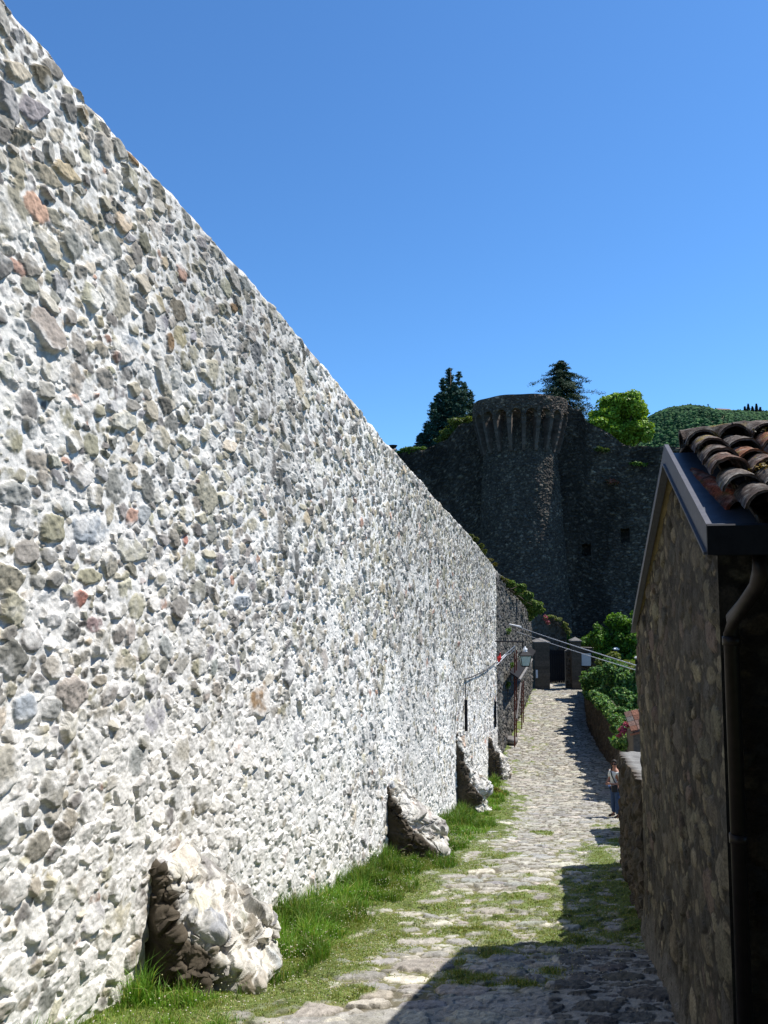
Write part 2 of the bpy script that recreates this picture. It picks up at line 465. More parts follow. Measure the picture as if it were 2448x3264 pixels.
# ------------------------------------------------------------------ broken buttress stubs
butpal = pal([(.36,.345,.31),(.28,.27,.245),(.42,.39,.33),(.31,.31,.31),(.25,.22,.17),(.36,.28,.22)], [4,3,3,2,1.5,.7], .15)
MBT = masonry(5, 3.6, .011, [(.11,.19,500),(.07,.11,1500),(.04,.07,2500),(.02,.04,4000)], (.4,.9,.6), 91, relief=.075, mort_amp=.03, palette=butpal,
              gap=.86, grow=1.04, edge=.2, tilt=.45, mort_lvl=.012, rough=.016, poly=(4, 6))
def buttress(Yc, hgt, prot, wid, seed, label):
    """mortared remnant of a cross wall: one closed skin wrapped round a ragged sloping core"""
    zg = float(g(Yc))-.3; hgt += .3
    A, B = 300, 230
    ph, t = np.meshgrid(np.linspace(.0, math.pi, A), np.linspace(0, 1, B), indexing='ij')
    ex = lambda v, e: np.sign(v)*np.abs(v)**e
    hw = wid/2*(1-.45*t**1.3); sc = wid/2-.16*wid*t
    P0 = np.stack([ph.ravel()*.55+seed*3.1, t.ravel()*hgt, t.ravel()*0], 1)
    n1 = fbm(P0, .55, 3, seed)-.5; n2 = fbm(P0, .28, 3, seed+4)-.5; n3 = fbm(P0, .45, 3, seed+8)-.5
    n1, n2, n3 = [q.reshape(t.shape) for q in (n1, n2, n3)]
    pr = prot*((1-t)**.8)*(1+1.7*n1)+.10*np.exp(-((t-.35)/.2)**2)+.03
    s_ = sc-hw*ex(np.cos(ph), .55)*(1+.35*n3)
    p_ = pr*np.sin(ph)**.38+.42*n2*np.sin(ph)**.5*(1-t)**.3-.06
    z_ = zg+hgt*t*(1+.0*n1)
    def tow(s, p, z): return np.stack([CW+K*(Yc+s/NRM)+p/NRM, Yc+s/NRM-p*K/NRM, z], -1)
    P = tow(s_, p_, z_)
    du = np.gradient(P, axis=0); dv = np.gradient(P, axis=1)
    nn = np.cross(du, dv); nn /= np.linalg.norm(nn, axis=-1)[..., None]+1e-9
    arc = np.cumsum(np.linalg.norm(du, axis=-1), axis=0)
    U = (arc*.9+seed*.37) % 4.8; Vv = (z_-zg+.2) % 3.5
    H = sample(MBT['H'], .011, U, Vv); m = sample(MBT['M'], .011, U, Vv); C_ = sample(MBT['C'], .011, U, Vv)
    if float((nn[A//2, B//2]*np.array([1/NRM, -K/NRM, 0])).sum()) < 0: nn = -nn; fl = True
    else: fl = False
    P = P+nn*(H*np.clip(np.sin(ph)*6, 0, 1)*(1-.6*(t > .97)))[..., None]
    P3 = P.reshape(-1, 3)
    fm = smooth(fbm(P3, .14, 4, seed+21), .45, .6).reshape(t.shape)*.7
    near_ = 1-smooth(ph+(fbm(P3, .3, 3, seed+2).reshape(t.shape)-.5)*.5, .75, 1.05)      # unlimed broken face, darkened in colour to stand in for shade
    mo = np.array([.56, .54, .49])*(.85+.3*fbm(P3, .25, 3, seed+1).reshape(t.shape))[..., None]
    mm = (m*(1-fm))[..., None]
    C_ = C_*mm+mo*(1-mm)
    bare_shade = np.array([.065, .053, .038])*(.5+1.0*fbm(P3, .12, 3, seed+6).reshape(t.shape))[..., None]
    C_ = C_*(1-near_[..., None])+bare_shade*near_[..., None]
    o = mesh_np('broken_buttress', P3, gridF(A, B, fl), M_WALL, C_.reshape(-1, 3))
    tag(o, label, 'buttress', 'broken buttress stubs along the white wall')
b1 = onlane(509, 3090, CW); b2 = onlane(1233, 2705, CW); b3 = onlane(1453, 2570, CW); b4 = onlane(1556, 2510, CW)
print('buttress Y', b1, b2, b3, b4, [g(b[1]) for b in (b1, b2, b3, b4)])
buttress(b1[1]-.3, 1.15, 1.0, 1.5, 2, 'nearest and broadest broken buttress stub, thick with white mortar, in the grass at lower left')
buttress(b2[1]-.1, 1.6, 1.1, 1.3, 5, 'low broken buttress stub spreading onto the grass, second from the camera')
buttress(b3[1], 2.6, .95, 1.2, 11, 'tallest ragged buttress stub, right below the black cable on the white wall')
buttress(b4[1], 1.9, .8, 1.2, 14, 'farthest buttress stub, beside the brown bush at the end of the white wall')
print('buttresses', time.time()-T0)

# ------------------------------------------------------------------ lane paving
def gdens(xp, Y):
    """how grassy the lane is (lush, thin)"""
    P = np.stack([xp, Y, xp*0], 1)
    n1 = fbm(P, 1.1, 3, 61); n2 = fbm(P, .35, 3, 62); n3 = fbm(P, 3.2, 2, 63)
    wl = np.interp(Y, [3, 6, 7.5, 9, 11, 14, 17, 20, 24, 28, 31, 33, 36, 60], [1.5, 1.4, 1.2, 1.2, 1.3, 1.2, 1.5, 1.55, 1.5, 1.5, 1.4, .9, .25, .15])
    d = xp-CW
    lush = 1-smooth(d+(n1-.5)*.9, wl*.80, wl*1.0)
    clov = (1-smooth(d+(n1-.5)*1.3, wl*1.05, wl*1.75))*(1-lush)
    right = smooth(xp+(n1-.5)*1.2, -1.25, -.1)*smooth(Y, 7, 9)*(1-smooth(Y, 19.5, 22))*.85
    midp = smooth(n3*.5+n1*.5, .42, .58)*smooth(Y, 7, 9)*(1-smooth(Y, 22, 27))*.72
    far = smooth(n1, .56, .68)*smooth(Y, 24, 30)*.5*(1-smooth(xp, -2.2, -.9))
    thin = np.clip(np.maximum(np.maximum(clov, right), np.maximum(midp, far)), 0, 1)
    return lush, thin, n2, n1

PX0, PX1 = -4.3, 2.4
Ysp = [2.5]
while Ysp[-1] < 72:
    Y = Ysp[-1]; Ysp.append(Y+min(max(Y*Y/(796*max(-g(Y)-0, 1))*.8, .012), .045))
Ysp = np.array(Ysp)
cobpal = pal([(.30,.285,.245),(.25,.238,.21),(.34,.32,.27),(.37,.345,.285),(.27,.262,.245)], [4, 3, 4, 2, 2], .14)
MP = masonry(PX1-PX0, 70.5, .016, [(.25,.38,260),(.17,.28,6000),(.11,.18,16000),(.07,.11,22000),(.04,.07,22000)], (.5,.8,.22), 23, relief=.042, mort_amp=.010,
             palette=cobpal, gap=.95, grow=.95, edge=.3, tilt=.2, mort_lvl=.002, pres=.025, rough=.007, poly=(4, 7))
DX = .016
xs = np.arange(PX0, PX1-.001, DX)
XP, YP = np.meshgrid(xs, Ysp, indexing='ij')
Hh = sample(MP['H'], .016, XP-PX0, YP-2.0); mp = sample(MP['M'], .016, XP-PX0, YP-2.0); Cp = sample(MP['C'], .016, XP-PX0, YP-2.0)
lush, thin, n2_, n1_ = [a.reshape(XP.shape) for a in gdens(XP.ravel(), YP.ravel())]
P3 = np.stack([XP.ravel(), YP.ravel(), XP.ravel()*0], 1)
zz = g(YP)+(fbm(P3, 2.2, 2, 71).reshape(XP.shape)-.5)*.10+.05*(1-smooth(XP-CW, .1, 1.3))
nearm = smooth(fbm(P3, .9, 3, 75).reshape(XP.shape)+.35*(1-smooth(YP, 6.8, 8.3)), .62, .72)*(1-smooth(YP, 9, 10.5))*smooth(XP, -2.9, -2.6)   # old cement between the near slabs
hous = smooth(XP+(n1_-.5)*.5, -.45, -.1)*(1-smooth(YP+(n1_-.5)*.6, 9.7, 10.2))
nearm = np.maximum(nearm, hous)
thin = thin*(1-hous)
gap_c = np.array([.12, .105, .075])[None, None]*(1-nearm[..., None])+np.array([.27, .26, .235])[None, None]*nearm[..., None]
moss = np.clip(thin*1.3, 0, 1)[..., None]*(1-nearm[..., None])
gap_c = gap_c*(1-moss)+np.array([.17, .175, .06])*moss*(.7+.6*n2_[..., None])
dust = smooth(fbm(P3, .5, 3, 77).reshape(XP.shape), .4, .8)[..., None]*.25
Cp = Cp*(1-dust)+np.array([.36, .34, .30])*dust
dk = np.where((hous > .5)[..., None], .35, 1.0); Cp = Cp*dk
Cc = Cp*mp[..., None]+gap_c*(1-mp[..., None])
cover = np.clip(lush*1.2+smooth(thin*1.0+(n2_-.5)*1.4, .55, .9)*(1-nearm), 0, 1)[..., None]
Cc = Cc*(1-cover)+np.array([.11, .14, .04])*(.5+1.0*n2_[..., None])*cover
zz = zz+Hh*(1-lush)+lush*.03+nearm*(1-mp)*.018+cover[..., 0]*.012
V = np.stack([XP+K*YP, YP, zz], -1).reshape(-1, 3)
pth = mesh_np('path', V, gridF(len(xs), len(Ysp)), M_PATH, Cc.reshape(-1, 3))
tag(pth, kind='structure')
print('path', len(V), time.time()-T0)

# ------------------------------------------------------------------ ground sheet
def terrain(xp, Y):
    z = g(np.clip(Y, -5, 80))-.12
    far = smooth(Y, 84, 92)
    z = z*(1-far)+9.0*far
    z = z-1.5*smooth(-xp, 5, 9)*(1-far)
    z = z*(1-smooth(Y, 130, 320))+(-30)*smooth(Y, 130, 320)
    return z
gx = np.concatenate([np.linspace(-2500, -60, 14), np.linspace(-40, 60, 60), np.linspace(80, 2500, 14)])
gy = np.concatenate([np.linspace(-60, -8, 6), np.linspace(-5, 130, 150), np.linspace(150, 4000, 24)])
GX, GYY = np.meshgrid(gx, gy, indexing='ij')
V = np.stack([GX+K*np.clip(GYY, -60, 200), GYY, terrain(GX, GYY)], -1).reshape(-1, 3)
gr = mesh_np('ground', V, gridF(len(gx), len(gy)), M_SOIL); tag(gr, kind='structure')

# ------------------------------------------------------------------ grass
def blades(xp, Y, z, h, w, colr, rng, lean=.35):
    n = len(xp)
    th = rng.random(n)*6.283; la = rng.random(n)*6.283; ln = np.abs(rng.normal(0, lean, n))*h
    dx, dy = np.cos(th)*w/2, np.sin(th)*w/2
    bx = xp+K*Y; by = Y
    lx, ly = np.cos(la)*ln, np.sin(la)*ln
    V = np.stack([np.stack([bx-dx, by-dy, z], 1), np.stack([bx+dx, by+dy, z], 1),
                  np.stack([bx+dx*.8+lx*.35, by+dy*.8+ly*.35, z+h*.6], 1), np.stack([bx-dx*.8+lx*.35, by-dy*.8+ly*.35, z+h*.6], 1),
                  np.stack([bx+lx, by+ly, z+h*(1-.3*np.clip(ln/h, 0, 1))], 1)], 1).reshape(-1, 3)
    i = np.arange(n)*5
    return V, np.stack([i, i+1, i+2, i+3], 1), np.stack([i+3, i+2, i+4], 1), np.repeat(colr, 5, 0)
rng = np.random.default_rng(99)
GV, GQ, GT, GC, gn = [], [], [], [], 0
def addb(r):
    global gn
    V, Q, T_, C_ = r
    GV.append(V); GQ.append(Q+gn); GT.append(T_+gn); GC.append(C_); gn += len(V)
def zsurf(xp, Y):
    return sample(zz, 1.0, (xp-PX0)/DX, np.interp(Y, Ysp, np.arange(len(Ysp))))-.015
def gcol(n, kind, rng):
    if kind == 0: base = np.array([[.11,.23,.028],[.15,.3,.04],[.07,.165,.022],[.25,.32,.07],[.34,.31,.14]]); p = [.3,.3,.16,.16,.08]
    else: base = np.array([[.21,.25,.06],[.28,.28,.09],[.15,.23,.045],[.35,.32,.15],[.11,.19,.04]]); p = [.3,.22,.22,.12,.14]
    return base[rng.choice(5, n, p=p)]*rng.normal(1, .18, (n, 1)).clip(.5, 1.6)
for (ya, yb, N, hs, wd) in [(4.2, 7.5, 90000, 1.0, .006), (7.5, 11, 100000, 1.0, .007), (11, 17, 90000, 1.0, .010), (17, 26, 70000, 1.0, .015), (26, 36, 26000, 1.1, .022)]:
    Yr = rng.uniform(ya, yb, N); xr = CW+.02+rng.random(N)*2.2
    lu, th_, a2, a1 = gdens(xr, Yr)
    k = rng.random(N) < lu
    xr, Yr, a1 = xr[k], Yr[k], a1[k]
    Pq = np.stack([xr, Yr, xr*0], 1); cl_ = fbm(Pq, .28, 3, 141); a3 = fbm(Pq, .9, 2, 142)
    kk = rng.random(len(xr)) < .45+1.5*smooth(cl_, .36, .56)
    xr, Yr, a1, cl_, a3 = xr[kk], Yr[kk], a1[kk], cl_[kk], a3[kk]
    hh = (.02+.11*rng.random(len(xr))**1.8)*(.45+2.3*smooth(cl_, .45, .72)+.9*smooth(a3, .5, .7))*hs*(1.35-.75*smooth(xr-CW, .2, 1.3))
    addb(blades(xr, Yr, zsurf(xr, Yr), hh, wd*rng.uniform(.6, 1.4, len(xr)), gcol(len(xr), 0, rng)*(1.25-.5*smooth(a3, .35, .65))[:, None]+np.array([.05, .02, .01])*smooth(cl_, .55, .4)[:, None], rng, .5))
for (ya, yb, N, wd) in [(4.5, 8, 150000, .006), (8, 12, 170000, .008), (12, 18, 80000, .012), (18, 28, 60000, .018), (28, 64, 26000, .035)]:
    Yr = rng.uniform(ya, yb, N); xr = rng.uniform(CW+.3, 1.4, N)
    lu, th_, a2, a1 = gdens(xr, Yr)
    m_ = sample(mp, 1.0, (xr-PX0)/DX, np.interp(Yr, Ysp, np.arange(len(Ysp))))
    nm_ = sample(nearm, 1.0, (xr-PX0)/DX, np.interp(Yr, Ysp, np.arange(len(Ysp))))
    cv_ = sample(cover[..., 0], 1.0, (xr-PX0)/DX, np.interp(Yr, Ysp, np.arange(len(Ysp))))
    prob = np.maximum(th_*(1-m_*.85)*smooth(th_+(a2-.5)*1.3, .3, .8), cv_*.9)*(1-nm_)
    k = rng.random(N) < prob
    xr, Yr, a2 = xr[k], Yr[k], a2[k]
    hh = .012+.035*rng.random(len(xr))**1.5+.05*smooth(a2, .62, .8)*rng.random(len(xr))
    addb(blades(xr, Yr, zsurf(xr, Yr), hh, wd*rng.uniform(.7, 1.6, len(xr)), gcol(len(xr), 1, rng), rng, .9))
gra = mesh_np('grass', np.concatenate(GV), [np.concatenate(GQ), np.concatenate(GT)], M_GRASS, np.concatenate(GC))
tag(gra, 'green grass and short yellow-green clover along the wall foot and between the cobbles', 'grass', kind='stuff')
print('grass', len(gra.data.vertices), time.time()-T0)
# clover flowers and seed heads
N = 22000
Yr = 4.5+rng.random(N)**1.3*17; xr = CW+.1+rng.random(N)*4.5
lu, th_, a2, a1 = gdens(xr, Yr)
k = rng.random(N) < np.clip(lu*.25+(th_ > .25)*(xr < -1.8)*.8*smooth(a2, .4, .6)+.15*(th_ > .4), 0, 1)
xr, Yr, lu = xr[k], Yr[k], lu[k]; n = len(xr)
z = zsurf(xr, Yr)+np.where(lu > .5, rng.uniform(.05, .2, n), rng.uniform(.02, .055, n))
SV, SF = ICO[1]; r = rng.uniform(.003, .0065, n)*(1+Yr/40)
V = (SV[None]*r[:, None, None]+np.stack([xr+K*Yr, Yr, z], 1)[:, None]).reshape(-1, 3)
F = (SF[None]+(np.arange(n)*len(SV))[:, None, None]).reshape(-1, 3)
c = np.array([[.62,.6,.5],[.5,.47,.25],[.45,.4,.2]])[rng.choice(3, n, p=[.55,.25,.2])]
fl = mesh_np('clover_flowers', V, F, M_FLOWER, np.repeat(c, len(SV), 0))
tag(fl, 'tiny white and straw-coloured clover heads in the grass verge', 'flowers', kind='stuff')

# ------------------------------------------------------------------ leaves
def leafmesh(C_, nrm, size, col, rng, asp=.55, fold=.2):
    """diamond leaves at C_ (n,3) roughly facing nrm (n,3)"""
    n = len(C_)
    nn = nrm+rng.normal(0, .55, (n, 3)); nn /= np.linalg.norm(nn, axis=1)[:, None]+1e-9
    a = np.cross(nn, rng.normal(0, 1, (n, 3))); a /= np.linalg.norm(a, axis=1)[:, None]+1e-9
    b = np.cross(nn, a)
    s = (size*rng.uniform(.6, 1.3, n))[:, None]
    V = np.stack([C_-a*s*.5, C_+b*s*asp*.5-nn*s*fold*.3, C_+a*s*.5-nn*s*fold, C_-b*s*asp*.5-nn*s*fold*.3], 1).reshape(-1, 3)
    F = (np.arange(n)*4)[:, None]+np.array([0, 1, 2, 3])
    return V, F, np.repeat(col, 4, 0)
def leafcol(n, cols, w, rng, var=.18):
    c = np.array(cols, float); w = np.array(w, float)/sum(w)
    return c[rng.choice(len(c), n, p=w)]*rng.normal(1, var, (n, 1)).clip(.5, 1.6)
def blobs(blist, per, size, cols, w, rng, thick=.35, asp=.55, cut=.0, outw=1.0, split=7):
    """leaf clouds over ellipsoids [(cx,cy,cz,rx,ry,rz)], clumped"""
    Cs, Ns = [], []
    if split:
        nb_ = []
        for b in blist:
            for q in range(split):
                d = rng.normal(0, 1, 3); d /= np.linalg.norm(d); d[2] = abs(d[2])*.8+d[2]*.2
                f = rng.uniform(.28, .5); rr = rng.uniform(.45, .85)
                nb_.append((b[0]+d[0]*b[3]*rr, b[1]+d[1]*b[4]*rr, b[2]+d[2]*b[5]*rr, b[3]*f, b[4]*f, b[5]*f*.85))
            nb_.append((*b[:3], b[3]*.7, b[4]*.7, b[5]*.7))
        blist = nb_
    tot = sum((b[3]*b[4]*b[5])**(2/3) for b in blist)
    for b in blist:
        n = int(per*(b[3]*b[4]*b[5])**(2/3)/tot)
        d = rng.normal(0, 1, (n, 3)); d /= np.linalg.norm(d, axis=1)[:, None]
        c0 = np.array(b[:3]); r0 = np.array(b[3:6])
        bump = fbm(d*1.0+c0*.37, .38, 3, int(abs(b[0]*7+b[2]*13)) % 997)
        rr = (1-thick*rng.random(n)**1.6)*(.5+.95*bump)
        P = c0+d*r0*rr[:, None]
        keep = bump > cut
        Cs.append(P[keep]); Ns.append((d/r0)[keep]/np.linalg.norm((d/r0)[keep], axis=1)[:, None])
    C_ = np.concatenate(Cs); Nn = np.concatenate(Ns)*outw+np.array([.1, 0, .35])
    return leafmesh(C_, Nn, size, leafcol(len(C_), cols, w, rng), rng, asp)
def plant(name, blist, per, size, cols, w, seed, label, cat, group=None, mat=None, stems=None, thick=.45, asp=.55, part='foliage', cut=0.0, split=7):
    rng = np.random.default_rng(seed)
    V, F, C_ = blobs(blist, per, size, cols, w, rng, thick, asp, cut, split=split)
    base = np.array(blist[0][:3]) if stems is None else np.array(stems[0][0])
    e = empty(name, tuple(base)); tag(e, label, cat, group)
    o = mesh_np(part, V-base, F, mat or M_LEAF, C_, e)
    mb = MB(); rs = np.random.default_rng(seed+1)
    if stems is None:
        b0 = blist[0]
        lo = np.array([b0[0], b0[1], b0[2]-b0[5]])
        for b in blist[:6]:
            mb.tube([lo-base+rs.normal(0, .03, 3), (lo+np.array(b[:3]))/2-base+rs.normal(0, .08*b[3], 3), np.array(b[:3])-base+np.array([0, 0, b[5]*.4])], [.05*b0[3]+.01, .03*b0[3]+.006, .005], 6)
    else:
        for s in stems: mb.tube([np.array(p)-base for p in s[:-1]], s[-1], 7)
    mb.build('stem', M_BARK, e, True)
    return e
GREEN = [(.06,.13,.02),(.09,.18,.03),(.04,.09,.015),(.14,.21,.04)]

# ------------------------------------------------------------------ round tower
TY = 78.0
tc0 = atY(1660, 1500, TY); TX = tc0[0]
pxm = TY/F0
z_rim = atY(1660, 1256, TY-4.5)[2]
z_arch = atY(1660, 1300, TY-4.6)[2]      # arch crowns
z_spr = atY(1660, 1318, TY-4.6)[2]
z_cb = atY(1660, 1434, TY-3.8)[2]
RD, RB0, RB1 = 4.63, 3.72, 4.9
print('tower', TX, z_rim, z_arch, z_cb)
zbot_t = -9.5
tower = empty('round_tower', (TX, TY, zbot_t)); tag(tower, 'massive round castle tower with arched machicolations and a shaded face crossed by one sunlit strip', 'tower')
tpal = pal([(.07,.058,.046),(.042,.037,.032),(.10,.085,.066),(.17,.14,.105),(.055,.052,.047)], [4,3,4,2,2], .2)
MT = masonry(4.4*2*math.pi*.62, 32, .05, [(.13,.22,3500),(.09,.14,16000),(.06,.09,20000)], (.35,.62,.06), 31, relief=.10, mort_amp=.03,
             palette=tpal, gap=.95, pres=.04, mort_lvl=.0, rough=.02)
def cyl(name, zlo, zhi, rlo, rhi, th0, th1, nth, nz, M, parent, zoff=0, mortar=(.045,.038,.031), thick=None, topfn=None, botfn=None, tint=1.0):
    th = np.linspace(th0, th1, nth); t = np.linspace(0, 1, nz)
    A, T_ = np.meshgrid(th, t, indexing='ij')
    zt = topfn(A) if topfn is not None else zhi
    zb = botfn(A) if botfn is not None else zlo
    Z = zb+(zt-zb)*T_
    rad = rlo+(rhi-rlo)*(Z-zlo)/(zhi-zlo)
    u = (A-th0)*4.3; v = Z-zbot_t+zoff
    H = sample(M['H'], M['res'], u, v); m = sample(M['M'], M['res'], u, v)[..., None]; C_ = sample(M['C'], M['res'], u, v)
    rr = rad+H
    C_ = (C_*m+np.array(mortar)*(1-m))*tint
    rr = rad+H*(1-.85*(T_ > .93) if thick else 1)
    # angle 0 = towards the camera (-Y), positive to the right (+X)
    V = np.stack([rr*np.sin(A), -rr*np.cos(A), Z-zbot_t], -1).reshape(-1, 3)
    Fq = [gridF(nth, nz)]; cc = [C_.reshape(-1, 3)]
    if thick:
        nv0 = len(V)
        ri = rad-thick
        top = np.stack([ri[:, -1]*np.sin(th), -ri[:, -1]*np.cos(th), Z[:, -1]-zbot_t-.0], -1)
        bot = np.stack([ri[:, 0]*np.sin(th), -ri[:, 0]*np.cos(th), Z[:, 0]-zbot_t], -1)
        V = np.concatenate([V, top, bot]); i = np.arange(nth-1)
        Fq.append(np.stack([i*nz+nz-1, (i+1)*nz+nz-1, nv0+i+1, nv0+i], 1))
        Fq.append(np.stack([nv0+i, nv0+i+1, nv0+nth+i+1, nv0+nth+i], 1))
        Fq.append(np.stack([nv0+nth+i, nv0+nth+i+1, (i+1)*nz, i*nz], 1))
        cc.append(np.tile([.16, .155, .14], (2*nth, 1)))
    return mesh_np(name, V, Fq, M_FAR, np.concatenate(cc), parent)
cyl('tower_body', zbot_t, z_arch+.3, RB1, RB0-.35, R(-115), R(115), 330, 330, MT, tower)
NA = 20; step = 2*math.pi/NA; off = R(3.7)
ar = RD*step*.36      # arch half width
def botfn(A):
    d = ((A-off+step/2) % step)-step/2
    s = np.abs(d)*RD
    arc = np.sqrt(np.clip(ar*ar-s*s, 0, None))
    return np.where(s < ar, z_spr+arc*1.05, z_spr-.25)
broken = lambda A: z_rim+.03*np.sin(A*9)-1.1*smooth(A, R(74), R(82))-1.6*smooth(A, R(84), R(95))
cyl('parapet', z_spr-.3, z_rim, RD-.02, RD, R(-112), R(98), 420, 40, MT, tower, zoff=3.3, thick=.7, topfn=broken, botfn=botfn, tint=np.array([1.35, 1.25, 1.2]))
for i in range(-6, 6):
    a = off+(i+.5)*step
    if a < R(-112) or a > R(96): continue
    mb = MB(); w = RD*step*.135
    ca, sa = math.cos(a), math.sin(a)
    nlev = 14; prev = None
    rgc = np.random.default_rng(400+i)
    rings = []
    for j in range(nlev+1):
        t = j/nlev
        z = z_cb+(z_spr-.2-z_cb)*t-zbot_t
        ro = (RB0+.08)+(RD-.04-(RB0+.08))*t**.9+rgc.normal(0, .02)
        ri = RB0-.5; ww = w*(1+rgc.normal(0, .05))*(.75+.3*t)
        ring = []
        for (rad, tt) in ((ri, -ww), (ro, -ww), (ro, ww), (ri, ww)):
            ring.append((rad*sa+tt*ca, -rad*ca+tt*sa, z))
        rings.append(ring)
    V = np.array(rings).reshape(-1, 3); F = []
    for j in range(nlev):
        for q in range(4):
            F.append((j*4+q, j*4+(q+1) % 4, (j+1)*4+(q+1) % 4, (j+1)*4+q))
    F += [(0, 3, 2, 1), (nlev*4, nlev*4+1, nlev*4+2, nlev*4+3)]
    cv = np.tile([.095, .077, .066], (len(V), 1))*np.repeat(rgc.uniform(.75, 1.2, nlev+1), 4)[:, None]
    mb.add(V, F, cv); mb.build('corbel', M_FAR, tower)

# ------------------------------------------------------------------ curtain walls
def curtain(name, pts, Yf, zb, M, label, seed, mat=M_FAR, thick=1.6, mortar=(.033,.028,.022), holes=(), step_=.11, nz=230, veg=None):
    """pts photo pixels of the top edge; Yf(x) depth of the wall face"""
    P = np.array([atY(x, y, Yf(x)) for x, y in pts])
    s = np.concatenate([[0], np.cumsum(np.hypot(np.diff(P[:, 0]), np.diff(P[:, 1])))])
    n = int(s[-1]/step_)+2; ss = np.linspace(0, s[-1], n)
    X = np.interp(ss, s, P[:, 0]); Y = np.interp(ss, s, P[:, 1]); Z = np.interp(ss, s, P[:, 2])
    Z = Z+(fbm(np.stack([ss, ss*0, ss*0], 1), .9, 3, seed)-.5)*.45
    t = np.linspace(0, 1, nz)
    ZZ = zb+(Z-zb)[:, None]*t
    U = ss[:, None]+0*ZZ
    dx = np.gradient(X, ss); dy = np.gradient(Y, ss)
    nx, ny = dy, -dx      # facing the camera
    H = sample(M['H'], M['res'], U % (M['H'].shape[0]*M['res']-.2), ZZ-zb+.3); m = sample(M['M'], M['res'], U % (M['H'].shape[0]*M['res']-.2), ZZ-zb+.3)[..., None]
    C_ = sample(M['C'], M['res'], U % (M['H'].shape[0]*M['res']-.2), ZZ-zb+.3)
    P3 = np.stack([U.ravel(), ZZ.ravel(), U.ravel()*0], 1)
    H = H+(fbm(P3, 5, 2, seed+3).reshape(H.shape)-.5)*.5
    C_ = C_*m+np.array(mortar)*(1-m)
    st = smooth(fbm(P3*np.array([1, .35, 1]), 2.0, 3, seed+5).reshape(H.shape), .45, .7)[..., None]   # old damp streaks
    C_ = C_*(1-.45*st)
    for (hx, hy, hw, hh) in holes:
        c = atY(hx, hy, Yf(hx)); w = hw*Yf(hx)/F0/2; h = hh*Yf(hx)/F0/2
        hu = np.interp(c[0], X, ss)
        q = (np.abs(U-hu) < w) & (np.abs(ZZ-c[2]) < h)
        H = np.where(q, -1.0, H)
    V = np.stack([X[:, None]+nx[:, None]*H, Y[:, None]+ny[:, None]*H, ZZ], -1).reshape(-1, 3)
    n0 = len(V)
    top = np.stack([X-nx*thick, Y-ny*thick, Z-.1], 1); bot = top.copy(); bot[:, 2] = zb
    V = np.concatenate([V, top, bot]); i = np.arange(n-1)
    F = [gridF(n, nz), np.stack([i*nz+nz-1, (i+1)*nz+nz-1, n0+i+1, n0+i], 1), np.stack([n0+i, n0+i+1, n0+n+i+1, n0+n+i], 1)]
    ends = []
    for e in (0, n-1): ends.append([e*nz, e*nz+nz-1, n0+e, n0+n+e])
    F.append(np.array(ends))
    o = mesh_np(name, V, F, mat, np.concatenate([C_.reshape(-1, 3), np.tile([.2, .19, .16], (2*n, 1))]))
    tag(o, label, 'wall'); return o, (X, Y, Z)
rc_px = [(1775,1290),(1806,1285),(1818,1290),(1826,1304),(1851,1308),(1858,1322),(1866,1343),(1914,1366),(1961,1396),(2000,1421),(2016,1426),(2090,1422),(2200,1420),(2500,1418),(2800,1412)]
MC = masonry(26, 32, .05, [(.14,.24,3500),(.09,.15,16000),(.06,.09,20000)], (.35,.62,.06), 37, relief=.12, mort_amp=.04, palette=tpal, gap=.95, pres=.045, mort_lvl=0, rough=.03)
YR = lambda x: TY-1.35-max(x-1800, 0)*.0061
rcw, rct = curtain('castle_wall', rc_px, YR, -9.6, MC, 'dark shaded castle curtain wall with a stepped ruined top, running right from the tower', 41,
                   holes=[(1995,1707,27,42),(1869,1752,24,34)])
lc_px = [(700,1500),(1000,1470),(1200,1452),(1275,1445),(1347,1433),(1389,1415),(1405,1410),(1428,1402),(1445,1378),(1462,1359),(1496,1345),(1560,1330)]
YLf = lambda x: TY+.6-(x-1500)*.002
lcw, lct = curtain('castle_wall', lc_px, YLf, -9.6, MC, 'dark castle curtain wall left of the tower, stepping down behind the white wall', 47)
print('castle', time.time()-T0)

